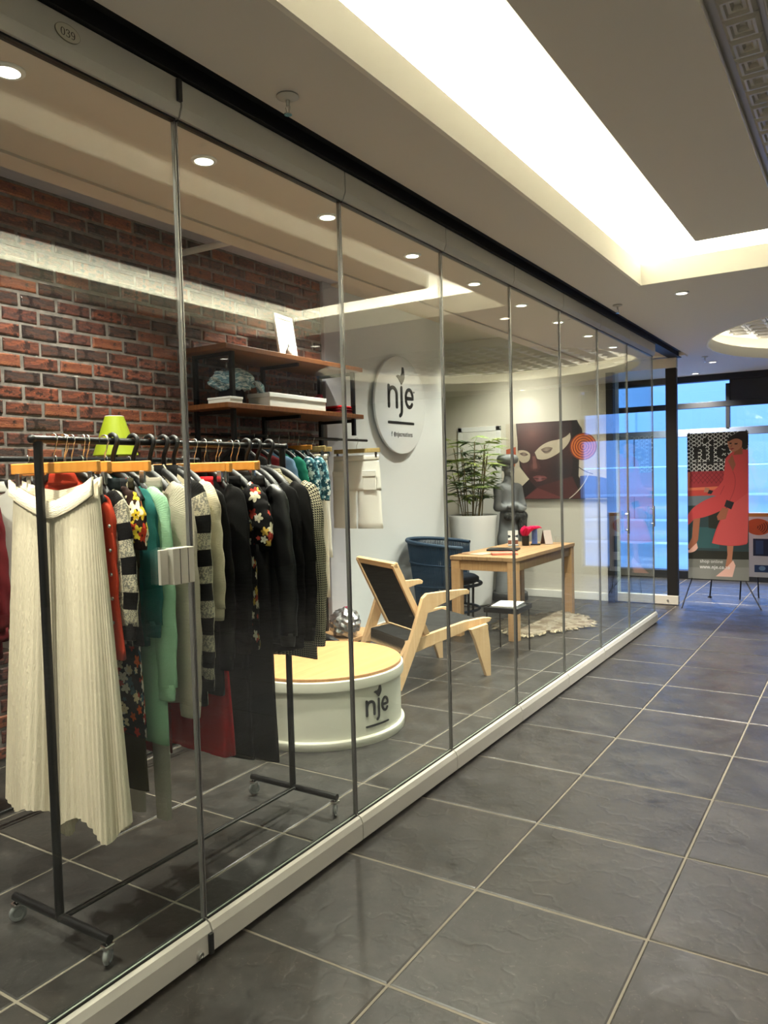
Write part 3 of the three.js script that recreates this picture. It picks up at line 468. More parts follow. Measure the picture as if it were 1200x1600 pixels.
function shoulderHanger(label, pos, turn, group, mat = M.black, width = 0.40, drop = 0.085) {
  const thick = /mint|oatmeal|plaid|cream|long black|blazer|tweed/.test(label) && pos[0] === FX;
  const t = thing('shoulder_hanger', label, 'hanger', pos, turn, group);
  const g = [-1, 1].map(s => limb([[0, -drop - 0.012, 0], [s * width * 0.2, -drop - 0.03, 0.002], [s * width * 0.38, -drop - 0.075, 0.006], [s * width * 0.5, -drop - 0.125, 0.01]], [[0.016, 0.012], [0.017, 0.011], [0.017, 0.012], [0.014, 0.013]], { n: 12, amp: 0, steps: 4 }));
  mesh('arms', join([...g, xf(new THREE.SphereGeometry(0.018, 14, 10), q => q.translate(0, -drop - 0.012, 0))]), mat, t);
  mesh('hook', tube(hook(drop, thick ? 0.024 : 0.0195), thick ? 0.0085 : 0.0018, 26, 8), thick ? M.black : M.wire, t);
  return t;
}
// garments (local x = width, y up, rail centre at y = 0) ---------------------------------
function topwear(name, label, pos, turn, mat, o = {}, group) {
  const { len = 0.7, sw = 0.2, hw = 0.21, t = 0.02, ht = 0.026, sleeve = 0.55, sl: sl0 = [0.042, 0.022], collar = true, s = 1, folds = 5, amp = 0.006, collarMat, cuff = true, sleeveOut = 0.03, drop = 0.085, flare = 0 } = o;
  const sl = [sl0[0] * 1.18, sl0[1] * 1.05]; const g = thing(name, label, o.cat || 'jacket', pos, turn, group), ys = -drop - 0.115, yn = -drop - 0.035, yh = ys - len;
  const b = mesh('body', drape([[yh, hw, ht], [yh + len * 0.3, lerp(hw, sw, 0.3), ht], [yh + len * 0.62, lerp(hw, sw, 0.7) - 0.004, t + 0.004], [ys - 0.05, sw - 0.002, t + 0.004], [ys, sw - 0.012, t + 0.002], [ys + 0.04, sw * 0.66, t], [yn, 0.075, t - 0.002]], { folds, amp, s, n: 44, hem: 0.006 }), mat, g);
  if (sleeve) for (const k of [-1, 1]) {
    const yE = ys - sleeve, out = sleeveOut * (k > 0 ? 0.75 + 0.6 * hash(Math.round(s * 7), 3, 1) : 0.6), bend = 0.01 * (hash(Math.round(s * 5), k + 4, 2) - 0.3);
    const m = mesh('sleeve', limb([[k * (sw - 0.05), ys + 0.004, 0], [k * (sw - 0.006), ys - 0.028, 0], [k * (sw + out * 0.5), ys - sleeve * 0.33, bend], [k * (sw + out), ys - sleeve * 0.66, bend], [k * (sw + out * 0.8), yE, 0.0]], [[sl[0] * 0.8, sl[1]], [sl[0], sl[1] * 1.05], [sl[0] * 0.98, sl[1] * 1.05], [sl[0] * 0.86, sl[1]], [sl[0] * 0.72, sl[1] * 0.9]], { s: s + k, amp: 0.0052, folds: 3 }), mat, g);
    if (cuff) mesh('cuff', limb([[k * (sw + out * 0.8), yE + 0.01, 0], [k * (sw + out * 0.78), yE - 0.045, 0]], [[sl[0] * 0.66, sl[1] * 0.86], [sl[0] * 0.64, sl[1] * 0.84]], { amp: 0.001, steps: 3 }), mat, m);
  }
  if (collar) mesh('collar', drape([[yn - 0.028, 0.088, t + 0.008], [yn + 0.004, 0.078, t + 0.009], [yn + 0.022, 0.066, t + 0.004]], { folds: 3, amp: 0.003, s, n: 32, steps: 3, cap: false }), collarMat || mat, g);
  if (o.buttons) for (let k = 0; k < o.buttons; k++) mesh('button', xf(new THREE.SphereGeometry(0.0065, 10, 8), q => { q.scale(1, 1, 0.6); q.translate(o.bx ?? (sw - 0.02), ys - 0.08 - k * (len - 0.12) / o.buttons, ht + 0.004); }), o.buttonMat || M.wire, g);
  return g;
}
function bottoms(name, label, pos, turn, mat, o = {}, group) { // skirt or trousers held by the clamps at the waist
  const { len = 0.8, ww = 0.17, hw = 0.2, t = 0.012, ht = 0.024, legs = false, s = 1, folds = 6, amp = 0.006, drop = 0.13, lw = 0.085 } = o;
  const g = thing(name, label, o.cat || (legs ? 'trousers' : 'skirt'), pos, turn, group), y0 = -drop;
  mesh('waistband', drape([[y0 - 0.045, ww + 0.002, t + 0.003], [y0, ww, t + 0.002]], { folds: 2, amp: 0.001, n: 32, steps: 3, s }), mat, g);
  if (!legs) mesh('skirt', drape([[y0 - len, hw, ht], [y0 - len * 0.6, lerp(ww, hw, 0.62), ht * 0.9], [y0 - len * 0.25, lerp(ww, hw, 0.25), t + 0.006], [y0 - 0.04, ww, t]], { folds, amp, s, n: 56, hem: 0.006 }), mat, g);
  else {
    mesh('seat', drape([[y0 - 0.30, ww + 0.016, t + 0.01], [y0 - 0.15, ww + 0.012, t + 0.008], [y0 - 0.04, ww, t]], { folds: 4, amp: 0.002, s, n: 44 }), mat, g);
    for (const k of [-1, 1]) mesh('leg', limb([[k * (ww * 0.52), y0 - 0.26, 0], [k * (ww * 0.54), y0 - 0.5 * len, 0.002], [k * (ww * 0.56), y0 - len, 0]], [[ww * 0.52, t + 0.009], [lerp(ww * 0.5, lw, 0.6), ht], [lw, ht]], { s: s + k, amp: 0.003, n: 28 }), mat, g);
  }
  if (o.pockets) for (const k of [-1, 1]) { const p = mesh('pocket', rbox(0.125, 0.15, 0.012, 0.005, k * ww * 0.66, y0 - 0.22, t + 0.02), mat, g); mesh('flap', rbox(0.135, 0.05, 0.01, 0.004, k * ww * 0.66, y0 - 0.155, t + 0.028), mat, p); }
  return g;
}
// ---------------------------------------------------------------- FRONT RACK
function rack(label, x, z0, z1, y, feet = true, legs = [0.25, 0.25]) {
  const t = thing('clothes_rack', label, 'clothes rack', [x, 0, 0]);
  mesh('rail', xf(join([rod(V(0, y, z0 + 0.02), V(0, y, z1 - 0.02), 0.0125, 16)]), g => 0), M.blackMetal, t);
  for (const z of [z0, z1]) {
    mesh('post', rod(V(0, 0.085, z), V(0, y - 0.008, z), 0.0145, 16), M.blackMetal, t);
    mesh('foot', rod(V(-legs[0], 0.086, z), V(legs[1], 0.086, z), 0.0145, 14), M.blackMetal, t);
    mesh('rail_cap', xf(new THREE.SphereGeometry(0.0145, 14, 10), g => g.translate(0, y, z + (z === z0 ? 0.02 : -0.02))), M.blackMetal, t);
    for (const s of [-legs[0] + 0.012, legs[1] - 0.012]) { const c = mesh('caster', [xf(new THREE.TorusGeometry(0.021, 0.0095, 10, 24), g => { g.rotateY(Math.PI / 2 + (s > 0 ? 0.5 : -0.3)); g.translate(s, 0.031, z); }), xf(new THREE.CylinderGeometry(0.015, 0.015, 0.014, 14), g => { g.rotateZ(Math.PI / 2); g.rotateY(s > 0 ? 0.5 : -0.3); g.translate(s, 0.031, z); })], M.casterClear, t); mesh('fork', [rbox(0.03, 0.014, 0.036, 0.004, s, 0.063, z), rod(V(s, 0.06, z), V(s, 0.086, z), 0.006, 8)], M.chrome, c); }
  }
  mesh('base_bar', rod(V(-0.012, 0.072, z0), V(-0.012, 0.072, z1), 0.009, 12), M.blackMetal, t);
  mesh('base_bar', rod(V(0.02, 0.088, z0), V(0.02, 0.088, z1), 0.006, 12), M.blackMetal, t);
  return t;
}
M.casterClear = phy(0x8d9090, 0.15, { metalness: 0.5, clearcoat: 1 });
const FX = -2.24;
rack('black steel clothes rack on casters right behind the glass', FX, -1.485, -2.69, RAILY);
// ivory wide-leg trousers at the near end: dipping waistband, two finely pleated flaring legs either side of the rack post
(function () {
  const g = thing('trousers', 'long ivory pleated wide-leg trousers hanging at the near end of the front rack', 'trousers', [FX, RAILY, -1.535]);
  const dipAt = x => -0.128 - 0.075 * (1 - Math.pow(Math.min(1, Math.abs(x) / 0.22), 1.5));
  const legRings = (k) => { const R = [], N = 170, S = 48; for (let j = 0; j <= S; j++) {
    const f = j / S, ring = [], e = sm(0, 0.35, f), cx = k * lerp(0.108, k > 0 ? 0.135 : 0.165, f) , w = lerp(0.112, k > 0 ? 0.142 : 0.165, Math.pow(f, 0.9)), d = lerp(0.014, 0.05, Math.pow(f, 0.8));
    for (let i = 0; i < N; i++) {
      const a = i / N * Math.PI * 2, c = Math.cos(a), sn = Math.sin(a), big = (Math.sin(5 * a + k * 1.3 + f * 1.2) * 0.015 + Math.sin(8 * a + k * 2 - f) * 0.007) * f, pleat = (Math.abs(Math.sin(20 * a + 1.2 * Math.sin(2 * f + a))) - 0.6) * 0.0095 * (0.45 + 0.55 * f);
      const x = cx + Math.sign(c) * Math.pow(Math.abs(c), 0.8) * (w + big * 0.6 + pleat * 0.4), z = Math.sign(sn) * Math.pow(Math.abs(sn), 0.8) * (d + big + pleat) - 0.012 * f, inner = c * k < 0 ? Math.abs(c) : 0;
      const top = dipAt(x) - 0.045 + (sn < 0 ? 0.035 : 0), bottom = -1.24 - 0.035 * inner + 0.028 * Math.sin(3 * a + k * 2) - (k > 0 ? 0.0 : 0.01);
      ring.push([x, lerp(top, bottom, f), z]);
    } R.push(ring); } return R.reverse(); };
  for (const k of [-1, 1]) mesh('leg', loft(legRings(k), true, false), C.ivory, g);
  const band = (zz, dip, off) => { const N = 40, R = []; for (let j = 0; j <= N; j++) { const u = j / N * 2 - 1, x = u * 0.22, y = -0.125 - dip * (1 - Math.pow(Math.abs(u), 1.5)) + off; R.push([[x, y, zz + 0.004], [x, y - 0.055, zz + 0.007], [x, y - 0.055, zz - 0.002], [x, y, zz - 0.003]]); } return loft(R, true, true); };
  mesh('waistband', band(0.016, 0.075, 0), C.ivory, g); mesh('waistband', band(-0.016, 0.04, 0.0), C.ivory, g);
})();
clampHanger('orange wood clamp hanger holding the ivory trousers', [FX, RAILY, -1.54], 0.10, 'clamp hangers on the front rack', M.hangWood, 0.40);
const onRack = (z, turn = 0) => [[FX, RAILY, z], turn];
let G = 'garments on the front rack', H = 'clamp hangers on the front rack';
topwear('jacket', 'coral red studded jacket behind the ivory trousers', ...onRack(-1.578), C.coral, { len: 0.50, sw: 0.205, hw: 0.265, sleeve: 0.46, sleeveOut: 0.01, buttons: 5, bx: 0.235, s: 2, t: 0.013, ht: 0.014, sl: [0.026, 0.011] }, G);
clampHanger('orange wood clamp hanger right of the rack post, second from the near end', [FX - 0.01, RAILY, -1.590], 0.22, H);
topwear('coat', 'short black and cream checked coat beside the coral jacket', ...onRack(-1.606), C.check, { len: 0.46, sw: 0.225, hw: 0.265, sleeve: 0.4, s: 3, t: 0.015, ht: 0.018, sl: [0.044, 0.016], cat: 'coat' }, G);
bottoms('skirt', 'dark blue-green denim skirt with frayed hem beside the checked coat', ...onRack(-1.636), C.denim, { len: 0.54, ww: 0.2, hw: 0.285, s: 4, t: 0.012, ht: 0.016 }, G);
clampHanger('orange wood clamp hanger holding the denim skirt', [FX + 0.02, RAILY, -1.636], -0.2, H);
topwear('dress', 'dark brown dress printed with yellow flowers', ...onRack(-1.665), C.floral, { len: 0.40, sw: 0.205, hw: 0.2, sleeve: 0.16, cuff: false, s: 5, t: 0.014, ht: 0.016, sl: [0.05, 0.017], cat: 'dress' }, G);
bottoms('skirt', 'long skirt printed in red, white and black, below the denim skirt', ...onRack(-1.69), C.redPrint, { len: 0.86, ww: 0.17, hw: 0.215, s: 6, t: 0.011, ht: 0.015 }, G);
bottoms('trousers', 'long olive brown trousers half hidden by the printed skirt', ...onRack(-1.713), C.olive, { len: 1.06, ww: 0.17, legs: true, lw: 0.09, s: 7, t: 0.01, ht: 0.013 }, G);
clampHanger('orange wood clamp hanger holding the olive trousers', [FX + 0.03, RAILY, -1.713], 0.25, H);
topwear('top', 'dark teal long-sleeved top beside the mint cardigan', ...onRack(-1.738), C.teal, { len: 0.5, sw: 0.19, hw: 0.19, sleeve: 0.42, s: 8, t: 0.012, ht: 0.014, sl: [0.045, 0.014], collar: false, cat: 'top' }, G);
topwear('cardigan', 'mint green cardigan with long hanging sleeves', ...onRack(-1.772), C.mint, { len: 0.84, sw: 0.215, hw: 0.225, sleeve: 0.64, s: 10, t: 0.015, ht: 0.018, sl: [0.05, 0.019], collar: false, sleeveOut: 0.015, cat: 'cardigan' }, G);
bottoms('trousers', 'pale grey knitted trousers with one narrow leg reaching near the rack base', [FX + 0.075, RAILY, -1.812], 0, C.greyPant, { len: 1.2, ww: 0.12, legs: true, lw: 0.032, s: 11, t: 0.01, ht: 0.015 }, G);
topwear('cardigan', 'oatmeal grey long cardigan behind the mint one', ...onRack(-1.86), C.grey, { len: 0.72, sw: 0.215, hw: 0.225, sleeve: 0.72, s: 12, t: 0.015, ht: 0.018, sl: [0.06, 0.023], collar: false, cat: 'cardigan' }, G);
topwear('shirt', 'black, grey and cream plaid overshirt with large checks', ...onRack(-1.935), C.plaid, { len: 0.76, sw: 0.225, hw: 0.25, sleeve: 0.66, s: 13, t: 0.016, ht: 0.02, sl: [0.05, 0.02], cat: 'shirt', drop: 0.07 }, G);
topwear('coat', 'cream wool coat with dark front edge behind the glass joint', ...onRack(-2.0), C.cream, { len: 0.6, sw: 0.215, hw: 0.23, sleeve: 0.42, s: 14, t: 0.017, ht: 0.02, sl: [0.048, 0.021], cat: 'coat', collarMat: C.black, drop: 0.07 }, G);
for (const [z, l] of [[-1.772, 'black hanger under the mint cardigan'], [-1.86, 'black hanger under the oatmeal cardigan'], [-1.935, 'black hanger under the plaid overshirt'], [-2.0, 'black hanger under the cream coat'], [-1.665, 'black hanger under the yellow flowered dress'], [-1.606, 'black hanger under the checked coat']]) shoulderHanger(l, [FX, RAILY, z], rr(-0.06, 0.06), 'black hangers on the front rack');
bottoms('skirt', 'dark red skirt seen below the mint cardigan', [FX - 0.08, RAILY, -1.95], 0, C.redDark, { len: 1.0, ww: 0.12, hw: 0.12, s: 15, t: 0.008, ht: 0.012, drop: 0.16 }, G);
bottoms('skirt', 'bright red flared skirt below the black coats', ...onRack(-2.10), C.red, { len: 1.06, ww: 0.15, hw: 0.215, s: 16, t: 0.012, ht: 0.024, folds: 8, amp: 0.009 }, G);
clampHanger('orange wood clamp hanger holding the bright red skirt', [FX, RAILY, -2.10], 0.3, H);
topwear('coat', 'black coat directly right of the cream coat', ...onRack(-2.05), C.black2, { len: 0.74, sw: 0.21, hw: 0.22, sleeve: 0.6, s: 17, t: 0.014, ht: 0.016, sl: [0.042, 0.017], cat: 'coat' }, G);
topwear('jacket', 'charcoal jacket among the black coats, near their left', ...onRack(-2.155), C.char, { len: 0.66, sw: 0.21, hw: 0.22, sleeve: 0.56, s: 18, t: 0.016, ht: 0.019, sl: [0.042, 0.02] }, G);
clampHanger('orange wood clamp hanger above the charcoal jacket', [FX + 0.02, RAILY, -2.19], -0.22, H);
bottoms('trousers', 'long black trousers reaching lowest on the front rack', ...onRack(-2.228), C.black, { len: 1.12, ww: 0.17, legs: true, lw: 0.1, s: 19, t: 0.013, ht: 0.018 }, G);
topwear('dress', 'black dress with cream and red flowers at the collar', ...onRack(-2.272), C.darkFloral, { len: 0.62, sw: 0.2, hw: 0.2, sleeve: 0.2, cuff: false, s: 20, t: 0.015, ht: 0.018, sl: [0.05, 0.02], cat: 'dress' }, G);
clampHanger('orange wood clamp hanger above the black flowered dress', [FX - 0.01, RAILY, -2.3], 0.28, H);
bottoms('trousers', 'black tailored trousers right of the red skirt', [FX + 0.03, RAILY, -2.335], 0, C.black2, { len: 1.16, ww: 0.17, legs: true, lw: 0.1, s: 21, t: 0.014, ht: 0.022 }, G);
topwear('jacket', 'black leather jacket with silver studs near the right end of the front rack', ...onRack(-2.395), phy(0x0a0a0b, 0.45, { clearcoat: 0.15 }), { len: 0.62, sw: 0.215, hw: 0.225, sleeve: 0.58, buttons: 4, bx: 0.12, s: 22, t: 0.018, ht: 0.022, sl: [0.046, 0.022] }, G);
clampHanger('orange wood clamp hanger near the right end of the front rack', [FX, RAILY, -2.36], -0.2, H, M.hangWood, 0.34);
topwear('coat', 'long black coat second from the right end of the front rack', ...onRack(-2.455), C.black, { len: 0.66, sw: 0.22, hw: 0.235, sleeve: 0.6, s: 23, t: 0.019, ht: 0.024, sl: [0.047, 0.023], cat: 'coat' }, G);
topwear('blazer', 'black blazer with charcoal lapel beside the tweed coat', ...onRack(-2.52), C.char, { len: 0.6, sw: 0.225, hw: 0.235, sleeve: 0.58, s: 24, t: 0.019, ht: 0.024, sl: [0.047, 0.024], cat: 'blazer' }, G);
topwear('coat', 'black and white houndstooth tweed coat at the right end of the front rack', ...onRack(-2.6), C.tweed, { len: 0.72, sw: 0.215, hw: 0.235, sleeve: 0.62, s: 25, t: 0.022, ht: 0.03, sl: [0.048, 0.026], cat: 'coat' }, G);
for (const [z, l] of [[-2.05, 'black hanger under the black coat next to the cream coat'], [-2.155, 'black hanger under the charcoal jacket'], [-2.455, 'black hanger under the long black coat'], [-2.52, 'black hanger under the black blazer'], [-2.6, 'black hanger under the tweed coat'], [-2.272, 'black hanger under the black flowered dress'], [-2.395, 'black hanger under the leather jacket'], [-1.738, 'black hanger under the teal top'], [-1.578, 'black hanger under the coral jacket']]) shoulderHanger(l, [FX, RAILY, z], rr(-0.06, 0.06), 'black hangers on the front rack');
// ---------------------------------------------------------------- BACK RACK by the bricks
rack('second black clothes rack in the back, close to the brick wall', -3.2, -1.3, -3.08, 1.62);
const backs = [[-1.5, C.black, 'black jacket at the near end of the back rack'], [-1.64, C.char, 'charcoal jacket second on the back rack'], [-1.78, C.burgundy, 'burgundy jacket on the back rack left of the ivory trousers'], [-1.92, C.white, 'white blouse on the back rack behind the rack post'], [-2.06, C.black2, 'black blouse in the middle of the back rack'], [-2.2, C.offwhite, 'off-white blouse in the middle of the back rack'], [-2.34, C.olive, 'olive shirt on the back rack'], [-2.48, C.pink, 'crimson pink blouse on the back rack'], [-2.62, C.white, 'white shirt on the back rack right of the pink blouse'], [-2.74, C.navy, 'navy shirt near the far end of the back rack'], [-2.86, C.slateBlue, 'slate blue shirt near the far end of the back rack'], [-2.98, C.greenCloth, 'green top at the far end of the back rack']];
for (const [z, m, l] of backs) { topwear('shirt', l, [-3.2, 1.62, z], rr(-0.08, 0.08), m, { len: 0.62, sw: 0.2, hw: 0.21, sleeve: 0.5, s: z * 7, t: 0.02, ht: 0.03, sl: [0.042, 0.026], cat: 'shirt' }, 'garments on the back rack'); shoulderHanger('black hanger under the ' + l.split(' on the')[0].split(' at the')[0].split(' in the')[0].split(' second')[0].split(' near')[0] + ' of the back rack' + (l.includes('right of') ? ' beside the pink blouse' : l.includes('middle') ? ' in its middle' : l.includes('post') ? ' behind the post' : ''), [-3.2, 1.62, z], 0.05, 'black hangers on the back rack'); }
// ---------------------------------------------------------------- WALL SHELF UNIT
const woodShelf = woodTex([92, 54, 28], [132, 82, 44], 21, 8), woodPine = woodTex([166, 126, 84], [198, 160, 116], 33, 7), woodPly = woodTex([204, 166, 122], [224, 192, 152], 44, 5), woodTop = woodTex([184, 132, 84], [206, 156, 106], 47, 5), woodOld = woodTex([132, 102, 70], [178, 142, 102], 55, 9);
M.shelfWood = std(0xffffff, 0.5, { map: rep(woodShelf, 3, 1.2) }); M.pine = std(0xffffff, 0.55, { map: rep(woodPine, 3, 1.2), bumpMap: rep(woodPine, 3, 1.2), bumpScale: 0.001 });
M.plyTop = std(0xffffff, 0.5, { map: rep(woodTop, 2.2, 1) }); M.ply = std(0xffffff, 0.5, { map: rep(woodPly, 2.5, 1) }); M.oldWood = std(0xffffff, 0.6, { map: rep(woodOld, 4, 1.1), bumpMap: rep(woodOld, 4, 1.1), bumpScale: 0.0015 });
(function () {
  const u = thing('shelf_unit', 'black steel wall shelf with wooden boards and a hanging rail', 'shelf', [0, 0, 0]);
  const z0 = -3.73, z1 = -5.33;
  for (const y of [2.385, 2.0]) mesh('shelf_board', xf(rbox(0.44, 0.035, z0 - z1, 0.004, -3.77, y, (z0 + z1) / 2), g => boxUV(g, 1, 0, 0, false)), M.shelfWood, u);
  mesh('shelf_board', rbox(0.44, 0.035, 1.75, 0.004, -3.77, 0.17, -4.65), M.pine, u);
  for (const z of [z0 - 0.1, (z0 + z1) / 2, z1 + 0.08]) { mesh('upright', rbox(0.03, 2.36, 0.03, 0.003, -3.94, 1.185, z), M.blackMetal, u); if (z === z0 - 0.1) mesh('upright', rbox(0.03, 2.36, 0.03, 0.003, -3.6, 1.185, z), M.blackMetal, u); if (z === z1 + 0.08) mesh('upright', rbox(0.03, 0.52, 0.03, 0.003, -3.6, 2.105, z), M.blackMetal, u); for (const y of [2.35, 1.965, 0.14]) mesh('bracket', rbox(0.36, 0.025, 0.025, 0.003, -3.77, y, z), M.blackMetal, u); }
  mesh('hanging_rail', rod(V(-3.68, 1.815, z0 - 0.05), V(-3.68, 1.815, -5.56), 0.011, 12), M.blackMetal, u);
  mesh('back_bar', rod(V(-3.95, 1.83, z0 - 0.05), V(-3.95, 1.83, -5.5), 0.009, 10), M.blackMetal, u);
})();
// hanging under the shelf
(function () {
  const R = 1.815, X = -3.68, g = 'garments under the wall shelf', wood = M.hangWood;
  const items = [
    ['shirt', -3.95, C.black2, 'black shirt at the left under the wall shelf'], ['shirt', -4.10, C.burgundy, 'burgundy shirt under the wall shelf'], ['shirt', -4.24, C.slateBlue, 'slate blue shirt under the wall shelf'], ['shirt', -4.37, C.greenCloth, 'deep green shirt left of the blue floral dress'],
    ['dress', -4.48, C.blueFloral, 'long blue and white floral dress under the wall shelf'], ['shirt', -4.60, C.blueFloral, 'short blue floral shirt in front of the pale trousers']];
  for (const [n, z, m, l] of items) { topwear(n, l, [X, R, z], rr(-0.05, 0.05), m, { len: n === 'dress' ? 0.85 : 0.5, sw: 0.2, hw: 0.21, sleeve: n === 'dress' ? 0.24 : 0.28, cuff: false, s: z * 5, t: 0.022, ht: 0.034, sl: [0.062, 0.03], cat: n }, g); shoulderHanger('black hanger carrying the ' + l, [X, R, z], 0.03, 'hangers under the wall shelf'); }
  const w1 = ['left of the pale trousers', 'holding the pale trousers', 'holding the white cargo shorts', 'behind the blue floral dress'];
  bottoms('trousers', 'long pale linen trousers left of the white shorts', [X, R, -4.71], 0.04, C.offwhite, { len: 1.1, ww: 0.16, legs: true, lw: 0.1, s: 31, t: 0.014, ht: 0.022 }, g);
  bottoms('trousers', 'ivory crepe trousers partly hidden by the linen pair', [X - 0.02, R, -4.79], -0.03, C.white, { len: 0.8, ww: 0.16, legs: true, lw: 0.1, s: 32, t: 0.014, ht: 0.022 }, g);
  bottoms('shorts', 'white cargo shorts with flap pockets against the pale wall', [X - 0.01, R, -5.40], 0.05, cloth(0xf0efe9, 0.85, cb), { len: 0.62, ww: 0.225, legs: true, lw: 0.119, s: 33, t: 0.014, ht: 0.022, pockets: true, cat: 'shorts' }, g);
  const pale = std(0xffffff, 0.5, { map: woodTex([176, 150, 92], [206, 184, 128], 8, 5) });
  for (const [z, w, l, mm] of [[-4.71, 0.36, 'pale wood clamp hanger holding the linen trousers', pale], [-4.79, 0.36, 'pale wood clamp hanger holding the ivory crepe trousers', pale], [-5.40, 0.46, 'pale wood clamp hanger holding the white cargo shorts', pale], [-4.54, 0.36, 'brown wood clamp hanger between the blue floral garments', wood]]) clampHanger(l, [X, R, z], 0.03, 'clamp hangers under the wall shelf', mm, w);
})();
// things on the shelf
(function () {
  const f = thing('picture_frame', 'white picture frame leaning on the top shelf', 'picture frame', [-3.78, 2.403, -4.66], Math.PI / 2 + 0.15);
  const fr = new THREE.Group(); f.add(fr); fr.rotation.x = -0.14; fr.name = 'frame_assembly';
  mesh('frame', [rbox(0.03, 0.36, 0.02, 0.004, -0.12, 0.18, 0), rbox(0.03, 0.36, 0.02, 0.004, 0.12, 0.18, 0), rbox(0.27, 0.03, 0.02, 0.004, 0, 0.345, 0), rbox(0.27, 0.03, 0.02, 0.004, 0, 0.015, 0)], M.whiteGloss, fr);
  mesh('print', new THREE.BoxGeometry(0.215, 0.305, 0.006).translate(0, 0.18, -0.004), std(0xffffff, 0.6, { map: canvas(128, 192, (g) => { g.fillStyle = '#dcdfe2'; g.fillRect(0, 0, 128, 192); g.fillStyle = '#aeb3ba'; for (let k = 0; k < 14; k++) g.fillRect(16, 20 + k * 11, 60 + (k * 37) % 36, 3); }) }), fr);
  mesh('strut', rbox(0.03, 0.26, 0.008, 0.002, 0, 0.13, -0.06), M.white, fr);
  const c = thing('figurine', 'small white ceramic bird figurine beside the picture frame', 'figurine', [-3.66, 2.403, -4.52]);
  mesh('body', lathe([[0, 0], [0.022, 0], [0.03, 0.02], [0.032, 0.045], [0.02, 0.07], [0.012, 0.085], [0.014, 0.1], [0, 0.112]], 24), M.whiteGloss, c);
  // hats
  const dark = cloth(0x16131c, 0.85, cb);
  const hat = (label, pos, m, turn) => { const t = thing('hat', label, 'hat', pos, turn); mesh('crown', lathe([[0, 0.13], [0.05, 0.128], [0.082, 0.115], [0.092, 0.08], [0.098, 0.03], [0.1, 0.012]], 36), m, t); mesh('brim', lathe([[0.097, 0.02], [0.12, 0.016], [0.155, 0.004], [0.157, 0.001], [0.12, 0.009], [0.099, 0.012]], 36), m, t); return t; };
  hat('dark plum hat under the blue turban on the middle shelf', [-3.77, 2.018, -4.0], dark, 0);
  const tb = thing('turban', 'knotted pale blue and white printed headwrap on the dark hat', 'headwrap', [-3.76, 2.135, -4.0]);
  const ico = new THREE.IcosahedronGeometry(1, 5), p = ico.attributes.position; for (let i = 0; i < p.count; i++) { const x = p.getX(i), y = p.getY(i), z = p.getZ(i), k = 1 + 0.12 * Math.sin(7 * x + 5 * y) + 0.1 * Math.sin(9 * z - 6 * y + 2 * x) + 0.05 * Math.sin(21 * x + 13 * z); p.setXYZ(i, x * 0.12 * k, 0.055 + y * 0.078 * k, z * 0.165 * k); } ico.computeVertexNormals();
  const paleBlue = cloth(0xffffff, 0.8, { map: wrapT(petals(41, '#7fa3b0', ['#d9e6e8', '#eef4f4', '#4d7f92', '#a9cbd2'], 120, false), 4, 4), ...cb }); mesh('wrap', ico, paleBlue, tb); mesh('knot_tail', limb([[0.06, 0.05, -0.1], [0.08, 0.06, -0.17], [0.085, 0.0, -0.2], [0.08, -0.06, -0.2]], [[0.03, 0.03], [0.028, 0.03], [0.03, 0.02], [0.034, 0.014]], { amp: 0.004 }), paleBlue, tb);
  // flat white boxes
  const b = thing('gift_box', 'wide flat white box on the middle shelf', 'box', [-3.67, 2.018, -4.5]); mesh('base', rbox(0.2, 0.08, 0.66, 0.004, 0, 0.04, 0), M.white, b); mesh('lid', rbox(0.212, 0.032, 0.672, 0.004, 0, 0.082, 0), M.whiteGloss, b);
  const b2 = thing('gift_box', 'thin pale box lying at the left end of the middle shelf', 'box', [-3.66, 2.018, -3.82]); mesh('base', rbox(0.2, 0.035, 0.12, 0.003, 0, 0.018, 0), M.white, b2); mesh('lid', rbox(0.207, 0.016, 0.127, 0.003, 0, 0.032, 0), M.whiteGloss, b2);
  const k = thing('clutch_bag', 'crimson pink envelope clutch standing on the middle shelf', 'bag', [-3.78, 2.018, -5.0], 0.3); mesh('body', xf(extrude([[-0.1, 0], [0.1, 0], [0.11, 0.09], [0.02, 0.15], [-0.11, 0.1]], 0.03, 0.006), g => { g.rotateY(Math.PI / 2); g.translate(0, 0.006, 0); }), C.pink, k); mesh('flap', xf(extrude([[-0.1, 0.1], [0.1, 0.095], [0, 0.05]], 0.006, 0.002), g => { g.rotateY(Math.PI / 2); g.translate(0.036, 0, 0); }), C.pink, k);
  const fc = [['folded crimson knit at the right end of the middle shelf', C.red, 0], ['folded burgundy knit under the crimson one', C.burgundy, 0]];
  const q = thing('folded_knit', fc[1][0], 'knitwear', [-3.72, 2.018, -5.16]); mesh('layer', rbox(0.24, 0.022, 0.2, 0.011, 0, 0.011, 0), C.burgundy, q); mesh('layer', rbox(0.235, 0.022, 0.195, 0.011, 0.002, 0.033, 0), C.burgundy, q);
  const q2 = thing('folded_knit', fc[0][0], 'knitwear', [-3.72, 2.0625, -5.16], 0.06); mesh('layer', rbox(0.235, 0.022, 0.19, 0.011, 0, 0.011, 0), C.red, q2);
  // lower board: silver bag and shoes
  const sb = thing('pouch', 'crumpled silver foil pouch on the low wooden board', 'bag', [-3.66, 0.19, -5.13]);
